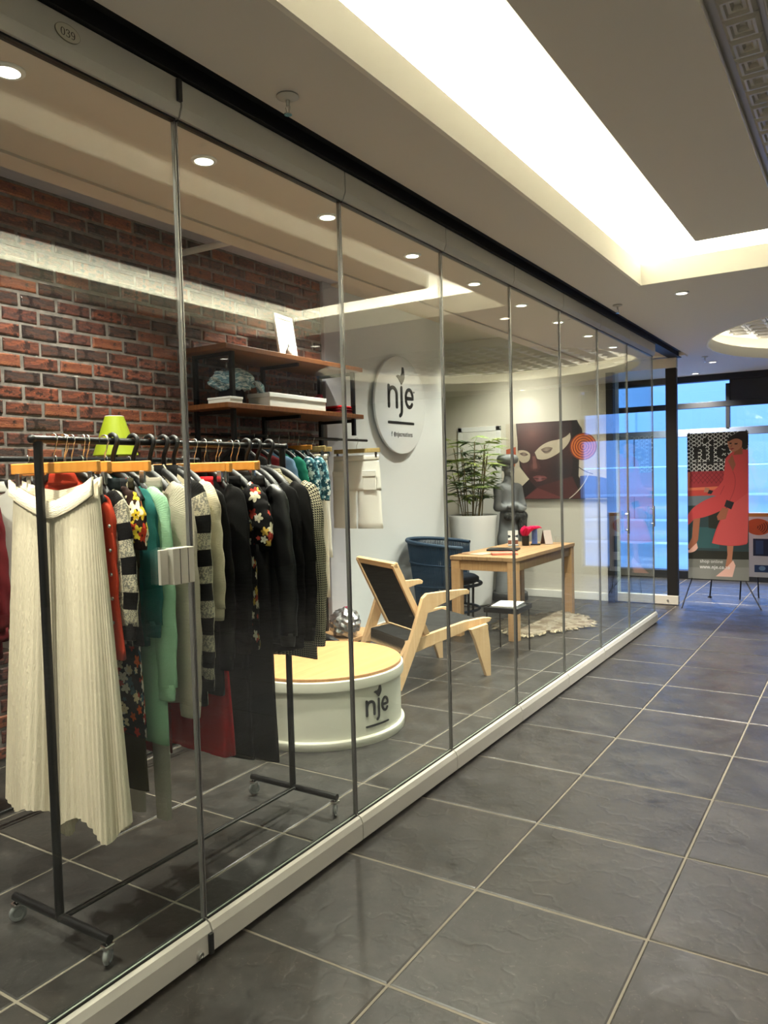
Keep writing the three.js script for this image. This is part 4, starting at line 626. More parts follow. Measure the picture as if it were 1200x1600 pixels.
  const ig = new THREE.IcosahedronGeometry(1, 5), ip = ig.attributes.position; for (let i = 0; i < ip.count; i++) { const x = ip.getX(i), y = ip.getY(i), z = ip.getZ(i), kk = 1 + 0.13 * Math.abs(Math.sin(6 * x + 9 * y + 2)) + 0.1 * Math.abs(Math.sin(11 * z - 8 * y)) - 0.1 * Math.abs(Math.sin(13 * x - 7 * z)); ip.setXYZ(i, x * 0.12 * kk, Math.max(0, 0.11 + y * 0.115 * kk), z * 0.12 * kk); } const igf = ig.toNonIndexed(); igf.computeVertexNormals();
  mesh('foil', igf, std(0xb9b9bd, 0.25, { metalness: 0.9 }), sb); mesh('tie', tube([V(-0.03, 0.21, 0.02), V(0.02, 0.245, 0), V(0.05, 0.22, -0.03)], 0.006, 16, 6), C.pink, sb);
  for (const [x, z, l] of [[-3.66, -4.72, 'left black shoe on the low wooden board'], [-3.66, -4.86, 'right black shoe on the low wooden board']]) { const s = thing('shoe', l, 'shoe', [x, 0.19, z], 0, 'pair of black shoes'); mesh('upper', limb([[-0.12, 0.035, 0], [-0.05, 0.045, 0], [0.05, 0.03, 0], [0.12, 0.02, 0]], [[0.03, 0.034], [0.04, 0.038], [0.028, 0.038], [0.012, 0.02]], { amp: 0 }), M.black, s); mesh('sole', rbox(0.26, 0.014, 0.075, 0.006, 0, 0.007, 0), M.blackMetal, s); }
})();
(function () { const s = thing('shoe', 'single white sneaker on the floor beside the drum plinth', 'shoe', [-2.9, 0.001, -3.1], 0.9); mesh('upper', limb([[-0.11, 0.045, 0], [-0.05, 0.05, 0], [0.04, 0.035, 0], [0.11, 0.026, 0]], [[0.028, 0.036], [0.036, 0.038], [0.026, 0.038], [0.012, 0.024]], { amp: 0 }), C.white, s); mesh('sole', rbox(0.26, 0.022, 0.08, 0.01, 0, 0.011, 0), M.white, s); })();
// ---------------------------------------------------------------- lime lamp by the bricks
(function () {
  const t = thing('floor_lamp', 'lime green cone lamp standing against the brick wall', 'lamp', [-3.68, 0, -2.93]);
  mesh('shade', lathe([[0.048, 1.885], [0.052, 1.888], [0.125, 1.665], [0.122, 1.662], [0.046, 1.882], [0.048, 1.885]], 40), std(0x9fae1c, 0.6), t);
  mesh('pole', rod(V(0, 0.02, 0), V(0, 1.80, 0), 0.01, 12), M.blackMetal, t); mesh('base', lathe([[0, 0.03], [0.05, 0.028], [0.13, 0.014], [0.135, 0], [0, 0]], 32), M.blackMetal, t);
  mesh('shade_ring', xf(new THREE.TorusGeometry(0.05, 0.003, 8, 32), g => { g.rotateX(Math.PI / 2); g.translate(0, 1.886, 0); }), M.white, t);
})();
// ---------------------------------------------------------------- logo strokes
function stroke(pts, w, closed = false) { // ribbon polygon with round ends
  const L = [], R = [], n = pts.length, P = pts.map(p => new THREE.Vector2(...p)); const dir = i => { const a = P[Math.max(0, i - 1)], b = P[Math.min(n - 1, i + 1)]; return b.clone().sub(a).normalize(); };
  const out = []; for (let i = 0; i < n; i++) { const d = dir(i), m = new THREE.Vector2(-d.y, d.x).multiplyScalar(w / 2); L.push(P[i].clone().add(m)); R.push(P[i].clone().sub(m)); }
  const cap = (c, d) => { const r = []; const a0 = Math.atan2(d.y, d.x); for (let k = 1; k < 6; k++) { const a = a0 + Math.PI / 2 - k * Math.PI / 6; r.push(new THREE.Vector2(c.x + Math.cos(a) * w / 2, c.y + Math.sin(a) * w / 2)); } return r; };
  return [...L, ...cap(P[n - 1], dir(n - 1)), ...R.reverse(), ...cap(P[0], dir(0).negate())].map(p => [p.x, p.y]);
}
const arc = (cx, cy, rx, ry, a0, a1, n = 18) => { const r = []; for (let k = 0; k <= n; k++) { const a = lerp(a0, a1, k / n) * D; r.push([cx + Math.cos(a) * rx, cy + Math.sin(a) * ry]); } return r; };
const logoN = () => [stroke([[0.08, 0], [0.08, 0.98]], 0.19), stroke([[0.08, 0.55], ...arc(0.42, 0.6, 0.32, 0.32, 165, 0, 14), [0.74, 0.3], [0.74, 0]], 0.19)];
const logoJ = () => [stroke([[1.16, 0.96], [1.16, 0.0], [1.15, -0.22], [1.1, -0.34], [1.0, -0.42]], 0.19)];
const logoE = () => [stroke([[1.52, 0.48], [1.68, 0.48], [1.83, 0.48], [1.98, 0.48], [2.14, 0.48], ...arc(1.83, 0.48, 0.31, 0.44, 12, 320, 30)], 0.18)];
const logoBird = () => [[[0.72, 1.5], [0.86, 1.58], [0.98, 1.57], [1.08, 1.56], [1.18, 1.68], [1.24, 2.0], [1.38, 1.99], [1.43, 1.72], [1.46, 1.52], [1.36, 1.3], [1.26, 1.2], [1.21, 1.13], [1.11, 1.13], [1.09, 1.2], [0.98, 1.3], [0.9, 1.4], [0.82, 1.44]]];
const logoBar = () => [stroke(Array.from({ length: 25 }, (_, k) => [0.02 + k * 2.14 / 24, -0.78]), 0.13)];
function logoPart(name, polys, scale, mat, parent, bend) {
  const g = join(polys.map(p => { let e = extrude(p.map(([x, y]) => [(x - 1.09) * scale, y * scale]), 0.003, 0); return e; }));
  if (bend) { const p = g.attributes.position; for (let i = 0; i < p.count; i++) { const a = bend.a0 - p.getX(i) / bend.r, rad = bend.r + p.getZ(i); p.setXYZ(i, Math.cos(a) * rad, p.getY(i), Math.sin(a) * rad); } g.computeVertexNormals(); }
  return mesh(name, g, mat, parent);
}
M.ink = std(0x0c0d10, 0.5);
// round shop sign
(function () {
  const s = thing('round_sign', 'round white wall sign with black nje lettering and a bird', 'sign', [-3.955, 2.205, -6.595], Math.PI / 2);
  mesh('disc', xf(lathe([[0, -0.014], [0.478, -0.014], [0.485, -0.009], [0.485, 0.009], [0.478, 0.014], [0, 0.014]], 96), g => g.rotateX(Math.PI / 2)), phy(0xcdd1d4, 0.25, { clearcoat: 0.5, clearcoatRoughness: 0.1 }), s);
  mesh('standoff', [[-0.3, 0.25], [0.3, 0.25], [-0.3, -0.25], [0.3, -0.25]].map(([x, y]) => rod(V(x, y, -0.045), V(x, y, -0.013), 0.012, 12)), M.aluDark, s);
  const l = new THREE.Group(); l.name = 'lettering'; l.position.set(-0.01, -0.02, 0.0145); l.scale.set(1.12, 1, 1); s.add(l);
  logoPart('letter_n', logoN(), 0.2, M.ink, l); logoPart('letter_j', logoJ(), 0.2, M.ink, l); logoPart('letter_e', logoE(), 0.2, M.ink, l); logoPart('bird', logoBird(), 0.2, M.ink, l); logoPart('underline', logoBar(), 0.2, M.ink, l);
  mesh('trademark_dot', xf(new THREE.CylinderGeometry(0.009, 0.009, 0.003, 14), g => { g.rotateX(Math.PI / 2); g.translate(0.235, 0.165, 0.001); }), M.ink, l);
  const t = canvas(512, 96, (g, w, h) => { g.fillStyle = '#cdd1d4'; g.fillRect(0, 0, w, h); g.fillStyle = '#101216'; g.font = 'bold 74px sans-serif'; g.textAlign = 'center'; g.textBaseline = 'middle'; g.fillText('f\u25CE@njecreations', w / 2, h / 2, 500); g.lineWidth = 3; g.strokeStyle = '#101216'; g.strokeText('f\u25CE@njecreations', w / 2, h / 2, 500); });
  mesh('handle_text', xf(new THREE.BoxGeometry(0.42, 0.075, 0.002), g => g.translate(0.0, -0.29, 0.0145)), phy(0xffffff, 0.25, { map: t, clearcoat: 0.5, clearcoatRoughness: 0.1 }), s);
})();
// ---------------------------------------------------------------- DRUM TABLE
(function () {
  const t = thing('drum_table', 'round white drum plinth with wooden top and nje logo', 'drum table', [-2.83, 0, -3.7]);
  M.drum = phy(0xd6d5c6, 0.45, { clearcoat: 0.15 });
  mesh('body', lathe([[0.484, 0.04], [0.484, 0.325]], 96), M.drum, t);
  mesh('base_ring', lathe([[0.484, 0.002], [0.504, 0.002], [0.504, 0.04], [0.5, 0.048], [0.484, 0.05]], 96), M.drum, t);
  mesh('top_ring', lathe([[0.484, 0.318], [0.5, 0.322], [0.504, 0.33], [0.504, 0.378], [0.498, 0.384], [0.46, 0.384]], 96), M.drum, t);
  mesh('table_top', boxUV(lathe([[0, 0.404], [0.484, 0.404], [0.49, 0.4], [0.49, 0.384], [0, 0.384]], 96)), M.plyTop, t);
  const l = new THREE.Group(); l.name = 'logo'; t.add(l); l.position.y = 0.162; const bend = { a0: 12 * D, r: 0.4862 };
  logoPart('letter_n', logoN(), 0.082, M.ink, l, bend); logoPart('letter_j', logoJ(), 0.082, M.ink, l, bend); logoPart('letter_e', logoE(), 0.082, M.ink, l, bend); logoPart('bird', logoBird(), 0.082, M.ink, l, bend); logoPart('underline', logoBar(), 0.082, M.ink, l, bend);
})();
// ---------------------------------------------------------------- LOUNGE CHAIR (local x = across, z = forwards)
(function () {
  const t = thing('lounge_chair', 'pale plywood lounge chair with black cord seat beside the drum', 'chair', [-2.87, 0, -5.045], 150 * D);
  const W = 0.3; M.cord = std(0x0d0d0e, 0.7);
  const side = (pts, x, name, th = 0.03) => mesh(name, xf(extrude(pts, th, 0.004), g => { g.rotateY(-Math.PI / 2); g.translate(x + th / 2, 0, 0); boxUV(g); }), M.ply, t); // shape (z, y) laid in the x = const plane
  for (const s of [-1, 1]) {
    const x = s * 0.335;
    side([[-0.445, 0], [-0.395, 0], [-0.2, 0.42], [-0.165, 0.535], [-0.06, 0.575], [0.13, 0.628], [0.185, 0.632], [0.19, 0.648], [0.17, 0.66], [0.0, 0.662], [-0.165, 0.658], [-0.2, 0.63], [-0.275, 0.43]], x, 'arm_leg');
    side([[0.335, 0], [0.365, 0], [0.365, 0.2], [0.345, 0.385], [0.2, 0.36], [0.235, 0.29]], x, 'leg');
    side([[-0.36, 0.23], [-0.27, 0.24], [0.2, 0.355], [0.36, 0.385], [0.40, 0.40], [0.41, 0.418], [0.36, 0.425], [0.18, 0.415], [-0.3, 0.325]], x - s * 0.045, 'seat_rail');
    // back stiles
    mesh('back_stile', bar(V(s * 0.285, 0.27, -0.1), V(s * 0.285, 0.885, -0.392), 0.03, 0.045, V(1, 0, 0)), M.ply, t);
  }
  mesh('top_rail', bar(V(-0.3, 0.872, -0.386), V(0.3, 0.872, -0.386), 0.045, 0.03, V(0, 1, -0.4)), M.ply, t);
  mesh('back_lower_rail', bar(V(-0.29, 0.35, -0.135), V(0.29, 0.35, -0.135), 0.03, 0.03, V(0, 1, -0.4)), M.ply, t);
  mesh('seat_rear_rail', bar(V(-0.3, 0.275, -0.30), V(0.3, 0.275, -0.30), 0.09, 0.025, V(0, 1, 0.2)), M.ply, t);
  mesh('seat_front_rail', bar(V(-0.3, 0.39, 0.33), V(0.3, 0.39, 0.33), 0.035, 0.03, V(0, 1, 0)), M.ply, t);
  const seat = [], back = [], loops = []; for (let k = 0; k < 46; k++) { const x = -0.262 + k * 0.524 / 45; seat.push(rod(V(x, 0.332, -0.31), V(x, 0.36, 0.0), 0.0034, 5), rod(V(x, 0.36, 0.0), V(x, 0.413, 0.335), 0.0034, 5)); back.push(rod(V(x, 0.365, -0.152), V(x, 0.872, -0.4), 0.0027, 5)); loops.push(rod(V(x, 0.332, -0.312), V(x, 0.24, -0.316), 0.0036, 5)); }
  mesh('seat_cords', seat, M.cord, t); mesh('back_cords', back, M.cord, t); mesh('cord_wraps', loops, std(0x3a322a, 0.8), t);
})();
// ---------------------------------------------------------------- TABLE and what lies on it
(function () {
  const x0 = -3.29, x1 = -2.63, z0 = -6.31, z1 = -7.9, t = thing('table', 'rustic pale wooden table with square legs', 'table', [(x0 + x1) / 2, 0, (z0 + z1) / 2]), w = x1 - x0, d = z0 - z1;
  for (let k = 0; k < 5; k++) mesh('top_plank', rbox(w / 5 - 0.002, 0.035, d, 0.003, -w / 2 + (k + 0.5) * w / 5, 0.7325 + (k % 2) * 0.001, 0), M.oldWood, t);
  for (const sx of [-1, 1]) for (const sz of [-1, 1]) mesh('leg', rbox(0.085, 0.715, 0.085, 0.004, sx * (w / 2 - 0.05), 0.3575, sz * (d / 2 - 0.05)), M.pine, t);
  for (const s of [-1, 1]) { mesh('apron', rbox(0.025, 0.09, d - 0.18, 0.003, s * (w / 2 - 0.04), 0.665, 0), M.oldWood, t); mesh('apron', rbox(w - 0.18, 0.09, 0.025, 0.003, 0, 0.665, s * (d / 2 - 0.04)), M.pine, t); }
  const Y = 0.752;
  const lp = thing('laptop', 'closed dark laptop on the wooden table', 'laptop', [-3.02, Y, -6.93], 0.25); mesh('base', rbox(0.3, 0.009, 0.21, 0.004, 0, 0.0055, 0), std(0x2a2b2e, 0.4, { metalness: 0.5 }), lp); mesh('lid', rbox(0.3, 0.006, 0.21, 0.003, 0, 0.0135, 0), std(0x1c1d20, 0.35, { metalness: 0.5 }), lp);
  const bk = thing('notebook', 'coral pink notebook at the near edge of the wooden table', 'notebook', [-2.86, Y, -6.58], 0.5); mesh('cover', rbox(0.24, 0.006, 0.17, 0.002, 0, 0.003, 0), std(0xd6755f, 0.6), bk); mesh('pages', rbox(0.225, 0.008, 0.16, 0.002, 0, 0.010, 0), std(0xe6b3a4, 0.8), bk); mesh('cover', rbox(0.24, 0.004, 0.17, 0.0018, 0, 0.016, 0), std(0xd6755f, 0.6), bk);
  const pp = thing('brochure', 'open brochure with brown pictures at the table corner by the chair', 'brochure', [-3.14, Y, -6.56], -0.2); mesh('sheet', rbox(0.14, 0.003, 0.2, 0.001, -0.071, 0.0025, 0), std(0x8a6a4c, 0.6), pp); mesh('sheet', rbox(0.14, 0.003, 0.2, 0.001, 0.071, 0.0025, 0), std(0xb5aa90, 0.6), pp);
  // card holder with printed card, pen cup with pink feathers, blue box, A-frame card, small glass
  const ch = thing('sign_holder', 'white card standing in an acrylic holder on the table', 'sign', [-3.10, Y, -7.36], 0.6); mesh('card', rbox(0.105, 0.15, 0.004, 0.001, 0, 0.083, 0), std(0xffffff, 0.6, { map: wrapT(canvas(128, 192, (g) => { g.fillStyle = '#d9dcdc'; g.fillRect(0, 0, 128, 192); g.fillStyle = '#26313d'; g.beginPath(); g.ellipse(64, 66, 36, 18, 0, 0, 6.3); g.fill(); g.fillStyle = '#7c4a3a'; g.fillRect(18, 116, 92, 54); }), 9.5, 6.6) }), ch); mesh('foot', rbox(0.105, 0.008, 0.06, 0.002, 0, 0.004, 0), M.casterClear, ch);
  const pc = thing('pen_cup', 'dark cup of bright pink feathers on the table', 'pen cup', [-3.0, Y, -7.45]); mesh('cup', lathe([[0, 0], [0.036, 0], [0.04, 0.1], [0.037, 0.1], [0.033, 0.005], [0, 0.005]], 24), M.black, pc);
  M.feather = cloth(0xd2174f, 0.9); for (let k = 0; k < 9; k++) { const a = k / 9 * 6.28, q = rr(0.4, 1); mesh('feather', limb([[0, 0.06, 0], [Math.cos(a) * 0.04, 0.14, Math.sin(a) * 0.04], [Math.cos(a) * 0.09 * q + 0.03, 0.185, Math.sin(a) * 0.1 * q - 0.03], [Math.cos(a) * 0.13 * q + 0.05, 0.175, Math.sin(a) * 0.14 * q - 0.05]], [[0.003, 0.003], [0.014, 0.014], [0.024, 0.02], [0.006, 0.006]], { n: 10, amp: 0.002, steps: 4 }), M.feather, pc); }
  const bb = thing('pillar_box', 'tall narrow blue box beside the pink feathers', 'box', [-2.94, Y, -7.55], 0.3); mesh('box_body', rbox(0.055, 0.19, 0.055, 0.004, 0, 0.095, 0), std(0x4b63a6, 0.5), bb); mesh('base', rbox(0.1, 0.012, 0.08, 0.003, 0.01, 0.006, 0), M.black, bb);
  const af = thing('tent_card', 'small folded tent card on the far part of the table', 'card', [-2.85, Y, -7.66], 0.9); for (const s of [-1, 1]) mesh('panel', xf(rbox(0.09, 0.15, 0.005, 0.001), g => { g.rotateX(s * 0.32); g.translate(0, 0.073, -s * 0.026); }), std(s > 0 ? 0x5d3f38 : 0xb3a4a0, 0.6), af);
  const gl = thing('tumbler', 'small clear glass at the far end of the table', 'glass', [-2.76, Y, -7.74]); mesh('bowl', lathe([[0, 0.004], [0.026, 0.004], [0.032, 0.075], [0.0335, 0.075], [0.028, 0], [0, 0]], 24), phy(0xffffff, 0.02, { transmission: 1, thickness: 0, ior: 1.45 }), gl);
})();
// ---------------------------------------------------------------- WOVEN BLUE ARMCHAIR
(function () {
  const t = thing('woven_armchair', 'dark blue woven rope tub chair behind the wooden table', 'chair', [-3.56, 0, -6.78], 0.35);
  const rope = std(0x16324a, 0.7); const open = 62 * D; // opening faces local +x
  const ringPt = (a, r, y, sx = 1) => V(Math.cos(a) * r * sx, y, Math.sin(a) * r);
  const N = 84, rim = [], low = [], upS = [], loS = []; const rimY = f => 0.80 + 0.06 * Math.sin(f * Math.PI);
  for (let k = 0; k <= N; k++) { const f = k / N, a = open + f * (Math.PI * 2 - 2 * open), y = rimY(f); rim.push(ringPt(a, 0.40, y)); low.push(ringPt(a, 0.335, 0.42)); upS.push(rod(ringPt(a, 0.395, y - 0.005), ringPt(a + 0.05, 0.34, 0.42), 0.0062, 5), rod(ringPt(a, 0.392, y - 0.005), ringPt(a - 0.05, 0.34, 0.42), 0.0062, 5)); loS.push(rod(ringPt(a, 0.335, 0.42), ringPt(a, 0.31, 0.17), 0.0068, 5)); }
  mesh('rim', tube(rim, 0.019, 90, 10), rope, t); mesh('upper_weave', upS, rope, t); mesh('lower_weave', loS, rope, t);
  mesh('seat_ring', xf(new THREE.TorusGeometry(0.33, 0.016, 10, 64), g => { g.rotateX(Math.PI / 2); g.translate(0, 0.42, 0); }), rope, t);
  mesh('base_ring', xf(new THREE.TorusGeometry(0.31, 0.013, 10, 64), g => { g.rotateX(Math.PI / 2); g.translate(0, 0.17, 0); }), rope, t);
  mesh('cushion', lathe([[0, 0.43], [0.28, 0.43], [0.31, 0.45], [0.31, 0.48], [0.28, 0.5], [0, 0.505]], 48), cloth(0x101c2b, 0.9, cb), t);
  for (let k = 0; k < 4; k++) { const a = Math.PI / 4 + k * Math.PI / 2; mesh('leg', rod(ringPt(a, 0.31, 0.0), ringPt(a, 0.325, 0.44), 0.013, 10), M.black, t); }
  mesh('belt', tube(rim.map(p => V(p.x * 0.94, 0.62 + (p.y - 0.8) * 0.5, p.z * 0.94)), 0.008, 90, 8), rope, t);
})();
// ---------------------------------------------------------------- SIDE TABLE with magazines, RUG
(function () {
  const t = thing('side_table', 'small black metal side table in front of the wooden table', 'side table', [-2.55, 0, -5.92], 0.05);
  mesh('tray', [rbox(0.3, 0.012, 0.34, 0.004, 0, 0.365, 0), rbox(0.3, 0.04, 0.012, 0.003, 0, 0.382, 0.165), rbox(0.3, 0.04, 0.012, 0.003, 0, 0.382, -0.165), rbox(0.012, 0.04, 0.34, 0.003, 0.145, 0.382, 0), rbox(0.012, 0.04, 0.34, 0.003, -0.145, 0.382, 0)], M.blackMetal, t);
  for (const x of [-1, 1]) for (const z of [-1, 1]) mesh('leg', rod(V(x * 0.13, 0, z * 0.15), V(x * 0.13, 0.365, z * 0.15), 0.006, 8), M.blackMetal, t);
  for (const [y, tn, c, l] of [[0.372, 0.05, 0xd9d7d2, 'white magazine at the bottom on the black side table'], [0.386, -0.1, 0x3a3a3c, 'dark magazine in the middle on the black side table'], [0.4, 0.12, 0xe6e3dd, 'white magazine on top of the black side table']]) { const m = thing('magazine', l, 'magazine', [-2.55, y, -5.92], tn, 'magazines on the side table'); mesh('pages', rbox(0.2, 0.011, 0.27, 0.003, 0, 0.007, 0), std(0xe4e2dc, 0.8), m); mesh('cover', rbox(0.205, 0.0016, 0.275, 0.0007, 0, 0.0133, 0), std(c, 0.4), m); }
  const pts = []; for (let k = 0; k < 140; k++) { const a = k / 140 * Math.PI * 2, r = 1 + 0.12 * Math.sin(2 * a + 0.6) + 0.1 * Math.sin(4 * a + 1) + 0.05 * Math.sin(9 * a) + 0.035 * Math.sin(23 * a) + 0.03 * (hash(k, 3, 8) - 0.5); pts.push([Math.cos(a) * 0.36 * r, Math.sin(a) * 0.62 * r]); }
  const g = extrude(pts, 0.012, 0.006); g.rotateX(-Math.PI / 2); g.translate(0, 0.007, 0);
  const rug = thing('hide_rug', 'pale brown shaggy hide rug beside the wooden table', 'rug', [-2.72, 0.0012, -7.18]);
  mesh('hide', boxUV(g), std(0xffffff, 0.95, { map: rep(blotch(61, [172, 158, 138], [[156, 140, 118], [184, 172, 154], [140, 122, 102]], 6, 0.55), 1.5, 1.5), bumpMap: rep(fineT, 5, 5), bumpScale: 0.012 }), rug);
  const tufts = []; for (let k = 0; k < 140; k++) { const [x, z] = pts[k], q = rr(0.9, 1.14); tufts.push(xf(new THREE.ConeGeometry(0.014, 0.06, 5), c => { c.rotateZ(-Math.PI / 2); c.rotateY(-Math.atan2(-z, x) * 1 + rr(-0.4, 0.4)); c.translate(x * q, 0.012, -z * q); })); }
  mesh('fringe', tufts, std(0xb3a58c, 0.95), rug).userData = { kind: 'stuff' };
})();
// ---------------------------------------------------------------- PALM in a white planter
(function () {
  const P = thing('planter', 'tall white tapered planter in the corner', 'planter', [-3.86, 0, -8.0]);
  mesh('pot', lathe([[0, 0.002], [0.19, 0.002], [0.2, 0.02], [0.275, 0.98], [0.285, 1.03], [0.272, 1.035], [0.255, 0.98], [0, 0.96]], 56), M.whiteGloss, P);
  mesh('soil', lathe([[0, 0.995], [0.2, 0.99], [0.262, 0.984]], 32), std(0x2a221b, 0.95), P);
  const t = thing('lady_palm', 'bushy lady palm with narrow finger leaves in the white planter', 'plant', [-3.86, 0.985, -8.0]);
  M.leaf = [0x4a632b, 0x728b3c, 0x34492a, 0x9aaa52].map(c => phy(c, 0.5, { side: THREE.DoubleSide, transmission: 0.12, thickness: 0 })); M.cane = std(0x7a6c4a, 0.8);
  function leaflet(L, w) { const P2 = [], I = [], n = 5; for (let k = 0; k <= n; k++) { const f = k / n, ww = w * Math.sin(Math.PI * Math.pow(f * 0.94 + 0.03, 0.7)), y = -0.22 * L * f * f; P2.push(L * f, y, -ww, L * f, y + ww * 0.35, 0, L * f, y, ww); } for (let k = 0; k < n; k++) for (let j = 0; j < 2; j++) { const a = k * 3 + j; I.push(a, a + 1, a + 3, a + 1, a + 4, a + 3); } const g = new THREE.BufferGeometry(); g.setAttribute('position', new THREE.Float32BufferAttribute(P2, 3)); g.setIndex(I); g.computeVertexNormals(); return g; }
  const stems = []; for (let s = 0; s < 11; s++) { const a = s * 2.4, r0 = rr(0.02, 0.12), lean = rr(0.03, 0.17), H = rr(0.42, 0.88); stems.push([V(Math.cos(a) * r0, 0, Math.sin(a) * r0), V(Math.cos(a) * (r0 + lean), H, Math.sin(a) * (r0 + lean))]); }
  for (const [a, b] of stems) {
    mesh('cane', tube([a, a.clone().lerp(b, 0.5).add(V(0.01, 0.02, 0.01)), b], 0.007, 12, 6), M.cane, t);
    const nf = 8; for (let k = 0; k < nf; k++) {
      const f = 0.3 + 0.7 * k / (nf - 1), p = a.clone().lerp(b, f), az = k * 2.4 + a.x * 30, el = rr(0.1, 0.9), L = rr(0.09, 0.15), dir = V(Math.cos(az) * Math.cos(el), Math.sin(el), Math.sin(az) * Math.cos(el)), tip = p.clone().addScaledVector(dir, L), geos = [rod(p, tip, 0.0025, 5)];
      const nl = 8; for (let j = 0; j < nl; j++) { const g = leaflet(rr(0.12, 0.18), 0.015); g.rotateY(-(j / (nl - 1) - 0.5) * 2.9); g.rotateX(rr(-0.2, 0.2)); g.rotateZ(el * 0.5); g.rotateY(-az); g.translate(tip.x, tip.y, tip.z); geos.push(g); }
      mesh('frond', geos.map(clean), M.leaf[Math.floor(rnd() * 4)], t);
    }
  }
})();
// ---------------------------------------------------------------- STATUE
function sdfMesh(bones, lo, hi, res, k = 0.03) { // smooth union of tapered capsules
  const mc = new MarchingCubes(res, new THREE.MeshBasicMaterial(), false, false, 400000); mc.isolation = 0; const S = Math.max(hi[0] - lo[0], hi[1] - lo[1], hi[2] - lo[2]), c = [0, 1, 2].map(i => (lo[i] + hi[i]) / 2);
  for (let z = 0; z < res; z++) for (let y = 0; y < res; y++) for (let x = 0; x < res; x++) {
    const p = [c[0] + (x / (res / 2) - 1) * S / 2, c[1] + (y / (res / 2) - 1) * S / 2, c[2] + (z / (res / 2) - 1) * S / 2]; let d = 1e3;
    for (const b of bones) { const [A, B, ra, rb, sx = 1, sz = 1] = b; const dx = B[0] - A[0], dy = B[1] - A[1], dz = B[2] - A[2], L = dx * dx + dy * dy + dz * dz || 1e-9, t = Math.min(1, Math.max(0, ((p[0] - A[0]) * dx + (p[1] - A[1]) * dy + (p[2] - A[2]) * dz) / L)), e = Math.hypot((p[0] - A[0] - dx * t) / sx, p[1] - A[1] - dy * t, (p[2] - A[2] - dz * t) / sz) - lerp(ra, rb, t); const h = Math.max(k - Math.abs(d - e), 0) / k; d = Math.min(d, e) - h * h * k * 0.25; }
    mc.field[x + y * res + z * res * res] = -d;
  }
  mc.update(); const n = mc.count, g = new THREE.BufferGeometry(), P = new Float32Array(n * 3), N = new Float32Array(n * 3);
  for (let i = 0; i < n; i++) { for (let q = 0; q < 3; q++) { P[3 * i + q] = c[q] + mc.positionArray[3 * i + q] * S / 2; N[3 * i + q] = mc.normalArray[3 * i + q]; } }
  g.setAttribute('position', new THREE.BufferAttribute(P, 3)); g.setAttribute('normal', new THREE.BufferAttribute(N, 3)); return boxUV(g);
}
(function () {
  const t = thing('statue', 'grey stone statue of a figure in a flat hat with folded arms', 'statue', [-3.61, 0, -8.45], 1.15);
  M.stone = std(0x808487, 0.8, { bumpMap: rep(noiseT, 4, 4), bumpScale: 0.004 });
  // local z = the way it faces
  const body = sdfMesh([
    [[0, 1.29, 0], [0, 1.05, 0.01], 0.105, 0.085, 1.3, 0.9], [[0, 1.36, -0.005], [0, 1.45, 0.0], 0.06, 0.045], [[-0.13, 1.33, 0], [0.13, 1.33, 0], 0.05, 0.05],
    [[0, 0.98, 0], [0, 0.72, 0], 0.09, 0.115, 1.3, 0.95], [[0, 0.72, 0], [0, 0.12, 0], 0.115, 0.16, 1.15, 0.95],
    [[-0.17, 1.32, 0], [-0.2, 1.12, 0.03], 0.046, 0.04], [[0.17, 1.32, 0], [0.2, 1.12, 0.03], 0.046, 0.04], [[-0.2, 1.1, 0.03], [0.06, 1.08, 0.15], 0.038, 0.028], [[0.2, 1.1, 0.03], [-0.06, 1.12, 0.16], 0.038, 0.028],
    [[0.06, 1.08, 0.155], [0.12, 1.085, 0.15], 0.03, 0.024], [[-0.06, 1.12, 0.165], [-0.13, 1.115, 0.15], 0.03, 0.024]], [-0.34, 0.06, -0.34], [0.34, 1.5, 0.34], 96, 0.05);
  mesh('body', body, M.stone, t);
  const head = sdfMesh([[[0, 1.580, 0.0], [0, 1.535, 0.025], 0.072, 0.058, 0.9, 1.050], [[0, 1.40, 0], [0, 1.535, 0.0], 0.040, 0.042], [[0, 1.570, 0.078], [0, 1.547, 0.095], 0.009, 0.013], [[-0.022, 1.513, 0.08], [0.022, 1.513, 0.08], 0.008, 0.008], [[-0.075, 1.555, -0.005], [-0.075, 1.535, 0.0], 0.014, 0.01], [[0.075, 1.555, -0.005], [0.075, 1.535, 0.0], 0.014, 0.01], [[0, 1.475, 0.06], [0, 1.480, 0.066], 0.018, 0.018]], [-0.12, 1.415, -0.12], [0.12, 1.695, 0.12], 64, 0.02);
  mesh('head', head, M.stone, t);
  mesh('eye', [-1, 1].map(s => xf(new THREE.SphereGeometry(0.01, 10, 8), g => { g.scale(1.300, 0.7, 0.6); g.translate(s * 0.028, 1.575, 0.072); })), std(0x55585b, 0.7), t);
  mesh('hat', lathe([[0.06, 1.610], [0.1, 1.615], [0.122, 1.635], [0.128, 1.675], [0.11, 1.710], [0.06, 1.725], [0, 1.727]], 40), M.stone, t);
  mesh('plinth', lathe([[0, 0.1], [0.2, 0.1], [0.21, 0.09], [0.21, 0], [0, 0]], 40), std(0x4a4c4e, 0.8), t);
  mesh('folded_wrap', sdfMesh([[[-0.11, 1.0, 0.11], [0.12, 1.0, 0.12], 0.05, 0.05], [[0.1, 0.99, 0.12], [0.11, 0.8, 0.12], 0.06, 0.05]], [-0.22, 0.7, -0.08], [0.24, 1.1, 0.28], 48, 0.03), std(0xffffff, 0.85, { map: rep(blotch(15, [58, 60, 62], [[92, 92, 88], [40, 42, 44]], 12, 0.52), 5, 5) }), t);
})();
